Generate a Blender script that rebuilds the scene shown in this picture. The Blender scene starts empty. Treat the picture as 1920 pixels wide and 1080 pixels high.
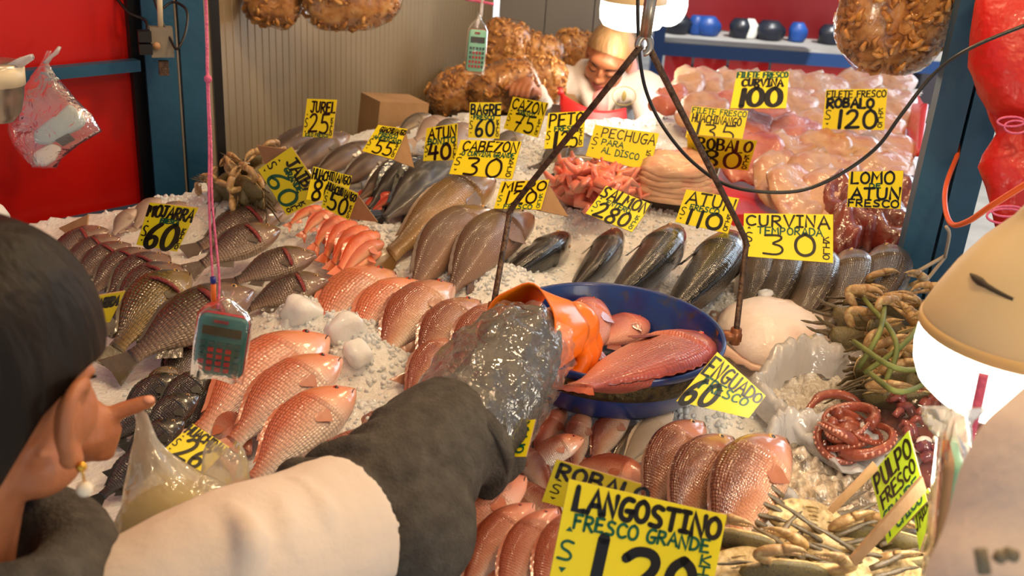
import bpy, bmesh, math, random
from mathutils import Vector as V, Matrix as Mx, Euler, noise as nz
random.seed(11)
SC = bpy.context.scene
COL = SC.collection
PI = math.pi
# ------------------------------------------------------------------ camera
FPX = 1867.0                                    # focal length in pixels of the 1920 wide frame (35 mm)
PITCH, ROLL = math.radians(23.0), math.radians(4.0)
CAM = V((0, 0, 1.78))
FW = V((0, math.cos(PITCH), -math.sin(PITCH)))
_u = V((0, math.sin(PITCH), math.cos(PITCH)))
_r = V((1, 0, 0))
RT = _r * math.cos(ROLL) + _u * math.sin(ROLL)
UP = _u * math.cos(ROLL) - _r * math.sin(ROLL)
cam = bpy.data.cameras.new('camera')
cam.sensor_width = 36.0
cam.lens = FPX / 1920 * 36
cam.clip_start = 0.05
cam.dof.use_dof = True
cam.dof.focus_distance = 1.5
cam.dof.aperture_fstop = 7.0
co = bpy.data.objects.new('camera', cam)
COL.objects.link(co)
co.matrix_world = Mx(((RT.x, UP.x, -FW.x, CAM.x), (RT.y, UP.y, -FW.y, CAM.y), (RT.z, UP.z, -FW.z, CAM.z), (0, 0, 0, 1)))
SC.camera = co
# ------------------------------------------------------------------ world, sun, lights, exposure
W = bpy.data.worlds.new('world')
SC.world = W
W.use_nodes = True
W.node_tree.nodes['Background'].inputs[0].default_value = (0.80, 0.90, 1.0, 1)
W.node_tree.nodes['Background'].inputs[1].default_value = .38


def light(name, kind, loc, power, color, size=0.08, target=None, size_y=None):
    l = bpy.data.lights.new(name, kind)
    l.energy = power
    l.color = color
    if kind == 'POINT':
        l.shadow_soft_size = size
    if kind == 'AREA':
        l.size = size
        if size_y:
            l.shape = 'RECTANGLE'
            l.size_y = size_y
    o = bpy.data.objects.new(name, l)
    o.location = loc
    if target is not None:
        o.rotation_euler = (V(target) - V(loc)).to_track_quat('-Z', 'Y').to_euler()
    COL.objects.link(o)
    return o


sun = light('sun', 'SUN', (0, 0, 6), 4.0, (1, .97, .92))
sun.rotation_euler = V((-.25, 1, -1.1)).to_track_quat('-Z', 'Y').to_euler()
WARM = (1.0, .69, .38)
# the stall's bare bulbs above the frame, plus a fill lamp added behind camera
for k, (p, e) in enumerate([((.55, .80, 2.35), 15), ((.20, 1.75, 2.45), 17), ((1.0, 1.9, 2.35), 10), ((-.45, 1.35, 2.45), 3), ((.75, -.25, 2.3), 6), ((.45, 2.75, 2.4), 9), ((1.1, 2.9, 2.4), 6)]):
    light('bulb_or_fill_light', 'POINT', p, e, WARM, .05)
light('daylight', 'AREA', (2.6, 4.3, 2.0), 26, (.72, .86, 1.0), 1.6, (0, 2.6, 1.3))
SC.view_settings.view_transform = 'Standard'
SC.view_settings.look = 'None'
SC.view_settings.gamma = 1
SC.view_settings.use_curve_mapping = False
SC.view_settings.exposure = 0.48


# ------------------------------------------------------------------ pixel -> point on a real surface
def ray(px, py):
    return FW + RT * ((px - 960) / FPX) + UP * ((540 - py) / FPX)


def P(px, py, d):
    return CAM + ray(px, py) * d


def tz(y):
    return 1.03 + .04 * (y - .9)


def T(px, py, h=0.0):                            # the ray's hit on the sloping counter, h above it
    r = ray(px, py)
    # CAM.z + t r.z = 1.03 + .04 (t r.y - .9) + h
    t = (1.03 - .036 + h - CAM.z) / (r.z - .04 * r.y)
    return CAM + r * t


def PY(px, py, y):                               # the ray's hit on the upright plane Y = y
    r = ray(px, py)
    return CAM + r * (y / r.y)


def proj(p):
    q = p - CAM
    d = q.dot(FW)
    return 960 + q.dot(RT) / d * FPX, 540 - q.dot(UP) / d * FPX, d


TN = V((0, -.04, 1)).normalized()
# ------------------------------------------------------------------ materials
def new_mat(name):
    m = bpy.data.materials.new(name)
    m.use_nodes = True
    nt = m.node_tree
    return m, nt, nt.nodes['Principled BSDF']


def rgb(h):                                      # sRGB 0-255 -> linear
    return tuple((c / 255 / 12.92) if c / 255 <= .04045 else ((c / 255 + .055) / 1.055) ** 2.4 for c in h) + (1,)


def N(nt, kind, **kw):
    n = nt.nodes.new(kind)
    for k, v in kw.items():
        if k.startswith('_'):
            setattr(n, k[1:], v)
        else:
            n.inputs[k.replace('__', ' ')].default_value = v
    return n


def ramp(nt, stops):
    n = nt.nodes.new('ShaderNodeValToRGB')
    el = n.color_ramp.elements
    while len(el) > 1:
        el.remove(el[-1])
    el[0].position, el[0].color = stops[0]
    for p, c in stops[1:]:
        e = el.new(p)
        e.color = c
    return n


def mat(name, cols, scale=8, rough=.5, bump=0.0, bscale=None, coat=0, metal=0, sss=0, detail=4, stretch=None, emis=0, spec=.5, coords='Object', coatr=.08, trans=0):
    """noise blend of the given sRGB colours, with bump"""
    m, nt, b = new_mat(name)
    L = nt.links.new
    if isinstance(cols[0], (int, float)):
        cols = [cols]
    tc = N(nt, 'ShaderNodeTexCoord')
    src = tc.outputs[coords]
    if stretch:
        mp = N(nt, 'ShaderNodeMapping', Scale=stretch)
        L(src, mp.inputs[0])
        src = mp.outputs[0]
    if len(cols) > 1:
        n = N(nt, 'ShaderNodeTexNoise', Scale=scale, Detail=detail)
        L(src, n.inputs['Vector'])
        k = len(cols) - 1
        r = ramp(nt, [(.30 + .4 * i / k, rgb(c)) for i, c in enumerate(cols)])
        L(n.outputs[0], r.inputs[0])
        L(r.outputs[0], b.inputs['Base Color'])
    else:
        b.inputs['Base Color'].default_value = rgb(cols[0])
    if bump:
        n2 = N(nt, 'ShaderNodeTexNoise', Scale=bscale or scale * 3, Detail=3)
        L(src, n2.inputs['Vector'])
        bp = N(nt, 'ShaderNodeBump', Strength=bump, Distance=.01)
        L(n2.outputs[0], bp.inputs['Height'])
        L(bp.outputs[0], b.inputs['Normal'])
        if coat:
            L(bp.outputs[0], b.inputs['Coat Normal'])
    b.inputs['Roughness'].default_value = rough
    b.inputs['Metallic'].default_value = metal
    b.inputs['Coat Weight'].default_value = coat
    b.inputs['Coat Roughness'].default_value = coatr
    b.inputs['Specular IOR Level'].default_value = spec
    if sss:
        b.inputs['Subsurface Weight'].default_value = sss
        b.inputs['Subsurface Radius'].default_value = (.02, .015, .012)
        b.inputs['Subsurface Scale'].default_value = 1
    if trans:
        b.inputs['Transmission Weight'].default_value = trans
        b.inputs['IOR'].default_value = 1.31
    if emis:
        b.inputs['Emission Color'].default_value = rgb(cols[0])
        b.inputs['Emission Strength'].default_value = emis
    return m


def film_mat(name, tint=(1, 1, 1), milk=.06, gloss=.35, rough=.08, bscale=40, bump=.5):
    """thin clear or milky plastic film"""
    m, nt, b = new_mat(name)
    L = nt.links.new
    out = nt.nodes['Material Output']
    nt.nodes.remove(b)
    tc = N(nt, 'ShaderNodeTexCoord')
    n = N(nt, 'ShaderNodeTexNoise', Scale=bscale, Detail=3, Distortion=1.5)
    L(tc.outputs['Object'], n.inputs['Vector'])
    bp = N(nt, 'ShaderNodeBump', Strength=bump, Distance=.01)
    L(n.outputs[0], bp.inputs['Height'])
    tr = N(nt, 'ShaderNodeBsdfTransparent', Color=tint + (1,))
    df = N(nt, 'ShaderNodeBsdfDiffuse', Color=(.85 * tint[0], .85 * tint[1], .85 * tint[2], 1))
    tl = N(nt, 'ShaderNodeBsdfTranslucent', Color=tint + (1,))
    gl = N(nt, 'ShaderNodeBsdfGlossy', Roughness=rough, Color=(1, 1, 1, 1))
    ml = N(nt, 'ShaderNodeMixShader', Fac=.4)
    L(df.outputs[0], ml.inputs[1]); L(tl.outputs[0], ml.inputs[2])
    m1 = N(nt, 'ShaderNodeMixShader', Fac=milk)
    L(tr.outputs[0], m1.inputs[1]); L(ml.outputs[0], m1.inputs[2])
    lw = N(nt, 'ShaderNodeLayerWeight', Blend=gloss)
    L(bp.outputs[0], lw.inputs['Normal']); L(bp.outputs[0], gl.inputs['Normal'])
    mm = N(nt, 'ShaderNodeMath', _operation='MULTIPLY_ADD')
    L(lw.outputs['Fresnel'], mm.inputs[0]); mm.inputs[1].default_value = .75; mm.inputs[2].default_value = .03
    m2 = N(nt, 'ShaderNodeMixShader')
    L(mm.outputs[0], m2.inputs[0]); L(m1.outputs[0], m2.inputs[1]); L(gl.outputs[0], m2.inputs[2])
    L(m2.outputs[0], out.inputs[0])
    return m


def fish_mat(name, back, flank, belly, head=None, su=48, sv=22, rough=.3, edge=.55, spots=0.0, bump=.35, coat=.6, back_at=.8, flank_at=.45):
    """wet scaled skin; v of the UV map runs belly 0 -> back 1, u head 0 -> tail 1"""
    m, nt, b = new_mat(name)
    L = nt.links.new
    uv = N(nt, 'ShaderNodeUVMap')
    sp = N(nt, 'ShaderNodeSeparateXYZ')
    L(uv.outputs[0], sp.inputs[0])
    oi = N(nt, 'ShaderNodeObjectInfo')
    tc = N(nt, 'ShaderNodeTexCoord')
    n = N(nt, 'ShaderNodeTexNoise', Scale=7, Detail=4)
    L(tc.outputs['Object'], n.inputs['Vector'])
    j = N(nt, 'ShaderNodeMath', _operation='MULTIPLY_ADD')      # v + (noise-.5)*.3
    L(n.outputs[0], j.inputs[0]); j.inputs[1].default_value = .34
    a = N(nt, 'ShaderNodeMath', _operation='SUBTRACT')
    L(sp.outputs[1], a.inputs[0]); a.inputs[1].default_value = .17
    L(a.outputs[0], j.inputs[2])
    r = ramp(nt, [(.12, rgb(belly)), (flank_at, rgb(flank)), (back_at, rgb(back))])
    L(j.outputs[0], r.inputs[0])
    mp = N(nt, 'ShaderNodeMapping', Scale=(su, sv, 1))
    L(uv.outputs[0], mp.inputs[0])
    vo = N(nt, 'ShaderNodeTexVoronoi', Scale=1.0, Randomness=.35)
    vo.voronoi_dimensions = '2D'
    L(mp.outputs[0], vo.inputs['Vector'])
    sr = ramp(nt, [(.25, (1, 1, 1, 1)), (.62, (edge, edge, edge, 1))])
    L(vo.outputs[0], sr.inputs[0])
    # no scales on the head
    hs = ramp(nt, [(.20, (0, 0, 0, 1)), (.29, (1, 1, 1, 1))])
    L(sp.outputs[0], hs.inputs[0])
    mixs = N(nt, 'ShaderNodeMix', _data_type='RGBA', _blend_type='MULTIPLY')
    L(hs.outputs[0], mixs.inputs[0]); L(r.outputs[0], mixs.inputs[6]); L(sr.outputs[0], mixs.inputs[7])
    col = mixs.outputs[2]
    if head:
        hm = ramp(nt, [(.10, (.75, .75, .75, 1)), (.30, (0, 0, 0, 1))])
        L(sp.outputs[0], hm.inputs[0])
        mh = N(nt, 'ShaderNodeMix', _data_type='RGBA')
        L(hm.outputs[0], mh.inputs[0]); L(col, mh.inputs[6]); mh.inputs[7].default_value = rgb(head)
        col = mh.outputs[2]
    if spots:
        vs = N(nt, 'ShaderNodeTexVoronoi', Scale=34, Randomness=1)
        L(tc.outputs['Object'], vs.inputs['Vector'])
        rs = ramp(nt, [(.13, (.08, .08, .08, 1)), (.22, (1, 1, 1, 1))])
        L(vs.outputs[0], rs.inputs[0])
        ms = N(nt, 'ShaderNodeMix', _data_type='RGBA', _blend_type='MULTIPLY')
        ms.inputs[0].default_value = spots
        L(col, ms.inputs[6]); L(rs.outputs[0], ms.inputs[7])
        col = ms.outputs[2]
    hv = N(nt, 'ShaderNodeHueSaturation')
    mv = N(nt, 'ShaderNodeMath', _operation='MULTIPLY_ADD')
    L(oi.outputs['Random'], mv.inputs[0]); mv.inputs[1].default_value = .3; mv.inputs[2].default_value = .85
    L(mv.outputs[0], hv.inputs['Value']); L(col, hv.inputs['Color'])
    L(hv.outputs[0], b.inputs['Base Color'])
    mb = N(nt, 'ShaderNodeMath', _operation='MULTIPLY')
    L(vo.outputs[0], mb.inputs[0]); L(hs.outputs[0], mb.inputs[1])
    ad = N(nt, 'ShaderNodeMath', _operation='MULTIPLY_ADD')
    L(n.outputs[0], ad.inputs[0]); ad.inputs[1].default_value = -1.2; L(mb.outputs[0], ad.inputs[2])
    bp = N(nt, 'ShaderNodeBump', Strength=bump, Distance=.004, _invert=True)
    L(ad.outputs[0], bp.inputs['Height'])
    L(bp.outputs[0], b.inputs['Normal']); L(bp.outputs[0], b.inputs['Coat Normal'])
    b.inputs['Roughness'].default_value = rough
    b.inputs['Coat Weight'].default_value = coat
    b.inputs['Coat Roughness'].default_value = .12
    return m


# ------------------------------------------------------------------ mesh builder
class MB:
    def __init__(s):
        s.v, s.f, s.uv, s.mi = [], [], [], []

    def add(s, vs, fs, uvs=None, mi=0):
        o = len(s.v)
        s.v += [tuple(p) for p in vs]
        s.uv += uvs if uvs else [(0, 0)] * len(vs)
        s.f += [tuple(i + o for i in f) for f in fs]
        s.mi += [mi] * len(fs)
        return s

    def box(s, c, size, rot=None, mi=0):
        c = V(c)
        hx, hy, hz = [k / 2 for k in size]
        vs = [V((x, y, z)) for x in (-hx, hx) for y in (-hy, hy) for z in (-hz, hz)]
        if rot:
            R = rot if isinstance(rot, Mx) else Euler(rot).to_matrix()
            vs = [R @ p for p in vs]
        return s.add([p + c for p in vs], [(0, 1, 3, 2), (4, 6, 7, 5), (0, 4, 5, 1), (2, 3, 7, 6), (0, 2, 6, 4), (1, 5, 7, 3)], mi=mi)

    def beam(s, a, b, w, h, up=V((0, 0, 1)), mi=0):
        a, b = V(a), V(b)
        d = (b - a).normalized()
        x = d.cross(up).normalized()
        z = x.cross(d)
        vs = [p + x * (i * w / 2) + z * (j * h / 2) for p in (a, b) for i, j in ((-1, -1), (1, -1), (1, 1), (-1, 1))]
        return s.add(vs, [(0, 1, 2, 3), (7, 6, 5, 4), (0, 4, 5, 1), (1, 5, 6, 2), (2, 6, 7, 3), (3, 7, 4, 0)], mi=mi)

    def rings(s, rs, cap=True, closed=True, uvs=None, mi=0):
        n = len(rs[0])
        o = [p for r in rs for p in r]
        fs = []
        for i in range(len(rs) - 1):
            for j in range(n if closed else n - 1):
                k = (j + 1) % n
                fs.append((i * n + j, i * n + k, (i + 1) * n + k, (i + 1) * n + j))
        if cap and closed:
            fs.append(tuple(range(n - 1, -1, -1)))
            fs.append(tuple((len(rs) - 1) * n + j for j in range(n)))
        return s.add(o, fs, uvs, mi)

    def tube(s, pts, r, n=8, ell=1.0, cap=True, mi=0, upv=None):
        pts = [V(p) for p in pts]
        m = len(pts)
        rr = r if isinstance(r, (list, tuple)) else [r] * m
        t0 = (pts[1] - pts[0]).normalized()
        a = upv or (V((0, 0, 1)) if abs(t0.z) < .9 else V((1, 0, 0)))
        x = t0.cross(a).normalized()
        rs = []
        for i, p in enumerate(pts):
            t = (pts[min(i + 1, m - 1)] - pts[max(i - 1, 0)]).normalized()
            x = (x - t * x.dot(t))
            x = x.normalized() if x.length > 1e-6 else t.orthogonal().normalized()
            y = t.cross(x)
            rs.append([p + x * (math.cos(2 * PI * k / n) * rr[i]) + y * (math.sin(2 * PI * k / n) * rr[i] * ell) for k in range(n)])
        return s.rings(rs, cap, mi=mi)

    def lathe(s, prof, n=32, c=(0, 0, 0), axis=None, cap=False, mi=0):
        Rm = axis.to_track_quat('Z', 'Y').to_matrix() if axis else Mx.Identity(3)
        rs = [[V(c) + Rm @ V((r * math.cos(2 * PI * k / n), r * math.sin(2 * PI * k / n), z)) for k in range(n)] for r, z in prof]
        return s.rings(rs, cap, mi=mi)

    def ball(s, c, r, n=12, m=8, rot=None, mi=0):
        c = V(c)
        r = V((r, r, r)) if isinstance(r, (int, float)) else V(r)
        R = rot if rot else Mx.Identity(3)
        rs = []
        for i in range(m + 1):
            ph = PI * (i / m) - PI / 2
            cp = max(math.cos(ph), .02)
            rs.append([c + R @ V((r.x * cp * math.cos(2 * PI * k / n), r.y * cp * math.sin(2 * PI * k / n), r.z * math.sin(ph))) for k in range(n)])
        return s.rings(rs, True, mi=mi)

    def grid(s, fn, nu, nv, mi=0):
        vs, uv, fs = [], [], []
        for i in range(nu + 1):
            for j in range(nv + 1):
                vs.append(fn(i / nu, j / nv)); uv.append((i / nu, j / nv))
        for i in range(nu):
            for j in range(nv):
                a = i * (nv + 1) + j
                fs.append((a, a + nv + 1, a + nv + 2, a + 1))
        return s.add(vs, fs, uv, mi)

    def link(s, name, mats, parent=None, smooth=True, mods=()):
        me = bpy.data.meshes.new(name)
        me.from_pydata(s.v, [], s.f)
        if any(u != (0, 0) for u in s.uv):
            l = me.uv_layers.new(name='UVMap')
            for lp in me.loops:
                l.data[lp.index].uv = s.uv[lp.vertex_index]
        if not isinstance(mats, (list, tuple)):
            mats = [mats]
        for m in mats:
            me.materials.append(m)
        for p, mi in zip(me.polygons, s.mi):
            p.material_index = mi
            p.use_smooth = smooth
        bm = bmesh.new(); bm.from_mesh(me)
        bmesh.ops.recalc_face_normals(bm, faces=bm.faces)
        bm.to_mesh(me); bm.free()
        o = bpy.data.objects.new(name, me)
        COL.objects.link(o)
        if parent:
            o.parent = parent
        for k, kw in mods:
            md = o.modifiers.new(k, k)
            for a, b in kw.items():
                setattr(md, a, b)
        return o


def tag(o, label, cat, group=None):
    o['label'] = label
    o['category'] = cat
    if group:
        o['group'] = group
    return o


def struct(o):
    o['kind'] = 'structure'
    return o


def stuff(o, label=None, cat=None):
    o['kind'] = 'stuff'
    if label:
        o['label'] = label
        o['category'] = cat
    return o


def empty(name, loc=(0, 0, 0), label=None, cat=None, group=None):
    e = bpy.data.objects.new(name, None)
    e.empty_display_size = .05
    e.location = loc
    COL.objects.link(e)
    if label:
        tag(e, label, cat, group)
    return e


def copy_tree(o, parent=None):
    c = o.copy()
    COL.objects.link(c)
    c.parent = parent
    for ch in o.children:
        copy_tree(ch, c)
    return c


def drop_tree(o):
    for ch in list(o.children):
        drop_tree(ch)
    bpy.data.objects.remove(o)


def curve(pts, n=8):
    """Catmull-Rom through the points"""
    pts = [V(p) for p in pts]
    q = [pts[0] * 2 - pts[1]] + pts + [pts[-1] * 2 - pts[-2]]
    out = []
    for i in range(1, len(q) - 2):
        a, b, c, d = q[i - 1:i + 3]
        for k in range(n):
            t = k / n
            out.append(.5 * ((2 * b) + (c - a) * t + (2 * a - 5 * b + 4 * c - d) * t * t + (3 * b - a - 3 * c + d) * t ** 3))
    out.append(pts[-1])
    return out


def lerp_table(tab, x):
    for a, b in zip(tab, tab[1:]):
        if x <= b[0]:
            t = (x - a[0]) / (b[0] - a[0])
            t = max(0, t)
            return [p + (q - p) * t for p, q in zip(a[1:], b[1:])]
    return list(tab[-1][1:])


def smooth_table(tab, x):
    n = len(tab)
    for i in range(n - 1):
        if x <= tab[i + 1][0] or i == n - 2:
            b, c = tab[i], tab[i + 1]
            a = tab[max(i - 1, 0)]; d = tab[min(i + 2, n - 1)]
            t = min(max((x - b[0]) / (c[0] - b[0]), 0), 1)
            out = []
            for k in range(1, len(b)):
                m1 = (c[k] - a[k]) / max(c[0] - a[0], 1e-6) * (c[0] - b[0])
                m2 = (d[k] - b[k]) / max(d[0] - b[0], 1e-6) * (c[0] - b[0])
                t2, t3 = t * t, t * t * t
                out.append((2 * t3 - 3 * t2 + 1) * b[k] + (t3 - 2 * t2 + t) * m1 + (-2 * t3 + 3 * t2) * c[k] + (t3 - t2) * m2)
            return out


# ------------------------------------------------------------------ palette
M = dict(
    red_panel=mat('red_panel', [(184, 12, 6), (202, 20, 8)], 2, .38, .05, 6),
    red_tarp=mat('red_tarp', [(96, 5, 12), (120, 8, 16)], 1.2, .45, .3, 4),
    red_plastic=mat('red_plastic', [(205, 22, 22)], 1, .25, .15, 8),
    red_bag=mat('red_bag', [(176, 14, 12), (204, 28, 18)], 4, .42, .9, 22, coat=.1),
    blue_paint=mat('blue_paint', [(20, 70, 100), (32, 90, 122)], 5, .5, .2, 30),
    dark=mat('dark_rubber', [(22, 20, 20)], 1, .4),
    black_cable=mat('black_cable', [(14, 12, 12)], 1, .35),
    steel=mat('steel', [(150, 145, 135), (180, 174, 165)], 12, .3, .1, metal=.9),
    tray_steel=mat('tray_steel', [(120, 112, 100), (150, 140, 128)], 6, .35, .1, metal=.7),
    rust=mat('rusty_rod', [(60, 44, 34), (96, 74, 58), (38, 30, 26)], 60, .5, .5, 120, metal=.5),
    brown_metal=mat('brown_metal', [(120, 70, 40), (150, 90, 55)], 30, .4, metal=.5),
    cream=mat('cream_plastic', [(214, 196, 160), (226, 208, 172)], 5, .4, .08),
    paper=mat('white_paper', [(225, 222, 214)], 1, .6),
    yellow=mat('yellow_card', [(246, 226, 16), (250, 234, 30)], 3, .45, .05, 8, coat=.08),
    lime=mat('lime_card', [(200, 240, 50)], 3, .45, .05, 8, coat=.08),
    card=mat('cardboard', [(160, 122, 82), (178, 140, 98)], 14, .8, .15, 60),
    ink=mat('black_ink', [(16, 13, 12)], 1, .3),
    green_ink=mat('green_ink', [(0, 92, 66)], 1, .35),
    white_coat=mat('white_cloth', [(216, 202, 190), (226, 212, 200)], 5, .85, .12, 90),
    pink_cloth=mat('pink_cloth', [(240, 168, 164)], 4, .8, .1, 60),
    fleece=mat('dark_grey_fleece', [(72, 68, 64), (92, 88, 82)], 60, 1.0, .35, 260, spec=.15),
    apron=mat('red_apron', [(186, 22, 22)], 3, .45, .15),
    skin=mat('skin', [(168, 102, 66), (184, 118, 80)], 8, .45, .12, 90, sss=.08),
    lips=mat('lips', [(168, 84, 72)], 1, .4),
    hair=mat('dark_hair', [(13, 8, 5), (28, 17, 10)], 30, .55, .6, 60, stretch=(1, 1, .12), spec=.25),
    fair_hair=mat('fair_brown_hair', [(120, 84, 50), (168, 126, 80)], 24, .45, .5, 60, stretch=(1, 1, .15)),
    orange_rubber=mat('orange_rubber', [(240, 112, 8), (250, 128, 14)], 4, .3, .12, 14, coat=.3),
    gold=mat('gold', [(220, 170, 70)], 1, .2, metal=1),
    pearl=mat('pearl', [(238, 226, 205)], 1, .15, coat=.6),
    blue_enamel=mat('blue_enamel', [(8, 44, 112), (12, 54, 128), (12, 56, 132), (64, 62, 66)], 34, .3, .05, 40, coat=.3),
    dirt_band=mat('dirty_metal_band', [(46, 40, 24), (92, 80, 48), (30, 28, 24)], 60, .6, .6, 140, metal=.3),
    teal=mat('teal_plastic', [(36, 96, 92), (44, 108, 102)], 6, .35),
    mint=mat('mint_plastic', [(130, 196, 166)], 6, .4),
    lcd=mat('calculator_display', [(62, 56, 34)], 1, .15),
    key_red=mat('red_keys', [(170, 26, 34)], 1, .35),
    key_grey=mat('dark_teal_keys', [(48, 82, 80)], 1, .35),
    pink_string=mat('pink_string', [(206, 84, 124), (224, 110, 146)], 60, .6, .5, 200),
    grey_string=mat('grey_string', [(176, 160, 140)], 1, .7),
    orange_cable=mat('orange_cable', [(224, 92, 36)], 1, .45),
    orange_pen=mat('orange_pen', [(226, 104, 20)], 1, .35),
    blue_cap=mat('blue_pen_cap', [(24, 34, 130)], 1, .3),
    film=film_mat('clear_film', milk=.03, gloss=.2, bump=.12),
    sleeve_film=film_mat('clear_plastic_sleeve', milk=.10, gloss=.45, rough=.06, bscale=26, bump=.9),
    milky_film=film_mat('milky_film', (.96, .93, .84), .38, .35, .12, 22, .9),
    bag_film=film_mat('hanging_bag_film', (1, .97, .96), .16, .35, .1, 24, .9),
    white_bag=film_mat('white_bag_film', (.97, .95, .94), .74, .4, .1, 26, 1.0),
    ice=mat('crushed_ice', [(222, 222, 220), (240, 240, 238)], 40, .25, .45, 150, sss=.3, coat=.3),
    ice_chip=mat('ice_chips', [(238, 240, 240)], 20, .10, .2, 50, coat=.2, sss=.5),
    fillet=mat('pale_fillet', [(166, 120, 92), (196, 152, 120), (180, 116, 94)], 16, .35, .35, 40, coat=.4),
    fillet_pink=mat('pink_fillet', [(178, 84, 70), (198, 118, 98), (164, 62, 52)], 16, .35, .35, 40, coat=.4),
    fillet_tan=mat('tan_fillet', [(214, 164, 128), (226, 184, 148), (214, 130, 106)], 9, .32, .2, 40, coat=.4, stretch=(1, 5, 5)),
    strip=mat('salmon_strip', [(226, 96, 76), (240, 142, 118), (232, 176, 152)], 18, .28, .3, 40, coat=.6),
    tuna_meat=mat('tuna_meat', [(92, 30, 24), (128, 50, 38), (70, 22, 20)], 14, .25, .4, 40, coat=.7),
    shrimp=mat('dried_shrimp', [(140, 82, 28), (206, 140, 60), (226, 174, 104)], 40, .35, .4, 80, coat=.5),
    octo=mat('octopus', [(116, 52, 36), (156, 76, 54)], 24, .3, .3, 60, coat=.6),
    sucker=mat('octopus_suckers', [(206, 140, 116)], 24, .35),
    crab_top=mat('crab_shell', [(86, 78, 44), (118, 104, 60), (62, 62, 48)], 18, .35, .3, 60, coat=.4),
    crab_belly=mat('crab_underside', [(132, 108, 66), (196, 166, 108), (216, 190, 134), (228, 206, 156)], 7, .32, .25, 50, coat=.4),
    crab_claw=mat('crab_claw', [(206, 172, 108), (170, 130, 84), (214, 188, 130)], 5, .32, .2, 50, coat=.4),
    crab_leg=mat('crab_leg', [(70, 62, 44), (112, 92, 60)], 20, .35, .2, 50, coat=.3),
    reed=mat('green_reed', [(74, 88, 38), (128, 136, 70)], 20, .6),
    squid_red=mat('purple_squid_pieces', [(96, 40, 40), (150, 76, 66), (70, 40, 66)], 20, .2, .3, 40, coat=.8),
    squid_white=mat('white_squid_pieces', [(226, 214, 206)], 1, .25, coat=.6, sss=.1),
    gill=mat('red_gill', [(120, 22, 20), (160, 40, 34)], 40, .3, .5, 120, coat=.6),
    eye_white=mat('fish_eye', [(206, 160, 90)], 1, .1, coat=1),
    eye_red=mat('fish_eye_red', [(200, 60, 30)], 1, .1, coat=1),
    pupil=mat('pupil', [(8, 7, 7)], 1, .08, coat=1),
    mouth=mat('fish_mouth', [(70, 34, 30)], 1, .4),
    concrete=mat('concrete', [(150, 148, 144), (178, 176, 170)], 4, .8, .1),
    street=mat('sunlit_white_wall', [(235, 238, 242)], 1, .8),
    blue_sack=mat('blue_sack', [(16, 42, 96), (30, 80, 160)], 5, .4, .4, 14),
    black_sack=mat('black_sack', [(14, 16, 24), (34, 38, 52)], 5, .35, .5, 14),
    junction=mat('junction_box_grey', [(120, 112, 96), (140, 130, 112)], 8, .5, .2),
    pale_blue=mat('pale_blue_cloth', [(168, 192, 196)], 6, .7, .3, 20),
)
FM = dict(
    snapper=fish_mat('pink_snapper_skin', (206, 112, 80), (232, 182, 160), (246, 230, 220), (238, 150, 106), 46, 20, edge=.66, rough=.22, coat=.9, bump=.5),
    rose=fish_mat('rose_snapper_skin', (146, 70, 48), (214, 160, 128), (240, 216, 196), (210, 146, 116), 60, 26, edge=.74, rough=.22, coat=.9, bump=.45),
    brown=fish_mat('brown_snapper_skin', (112, 58, 38), (184, 118, 84), (222, 168, 130), (196, 138, 118), 62, 28, edge=.7, rough=.22, coat=.9, bump=.45),
    red=fish_mat('red_snapper_skin', (178, 82, 52), (222, 144, 114), (238, 192, 168), (230, 150, 124), 62, 26, edge=.68),
    pan=fish_mat('pan_snapper_skin', (172, 74, 60), (220, 134, 110), (236, 172, 150), (214, 110, 92), 66, 28, edge=.72),
    mojarra=fish_mat('grey_tilapia_skin', (66, 56, 48), (118, 100, 86), (172, 146, 122), (132, 98, 86), 40, 19, edge=.5, rough=.2, coat=.9, bump=.5),
    mojarra_green=fish_mat('olive_tilapia_skin', (70, 60, 34), (140, 118, 72), (190, 160, 110), (120, 96, 70), 38, 18, edge=.36, rough=.2, coat=.9, bump=.55),
    pale=fish_mat('pale_grey_fish_skin', (136, 112, 100), (172, 148, 134), (206, 186, 170), None, 60, 26, edge=.8),
    orange=fish_mat('orange_goatfish_skin', (206, 78, 36), (232, 132, 84), (240, 180, 138), (226, 110, 70), 60, 24, edge=.85),
    scarlet=fish_mat('scarlet_fish_skin', (206, 50, 22), (232, 82, 44), (240, 140, 100), None, 60, 24, edge=.85),
    jack=fish_mat('brown_jack_skin', (64, 44, 32), (98, 72, 52), (146, 114, 88), None, 90, 36, edge=.85),
    tuna=fish_mat('dark_bonito_skin', (22, 22, 26), (44, 40, 40), (128, 112, 104), None, 120, 50, edge=.95, coat=.9, rough=.2),
    cabezon=fish_mat('yellow_croaker_skin', (110, 78, 36), (176, 132, 68), (206, 168, 110), (150, 110, 70), 70, 30, edge=.66),
    grouper=fish_mat('brown_grouper_skin', (92, 64, 48), (130, 94, 72), (164, 126, 100), None, 90, 40, edge=.8),
    salmon=fish_mat('salmon_skin', (26, 26, 24), (74, 74, 70), (196, 192, 184), None, 110, 44, edge=.85, spots=.6, back_at=.62, flank_at=.46, coat=.9, rough=.2),
    curvina=fish_mat('grey_croaker_skin', (74, 62, 50), (120, 104, 86), (190, 168, 136), None, 80, 34, edge=.75),
    dark=fish_mat('black_tilapia_skin', (20, 17, 15), (38, 32, 28), (66, 56, 48), None, 40, 19, edge=.5, rough=.2, coat=.9, bump=.5),
    white=fish_mat('white_fish_skin', (206, 186, 160), (226, 208, 184), (236, 224, 204), None, 90, 34, edge=.9),
)
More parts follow.
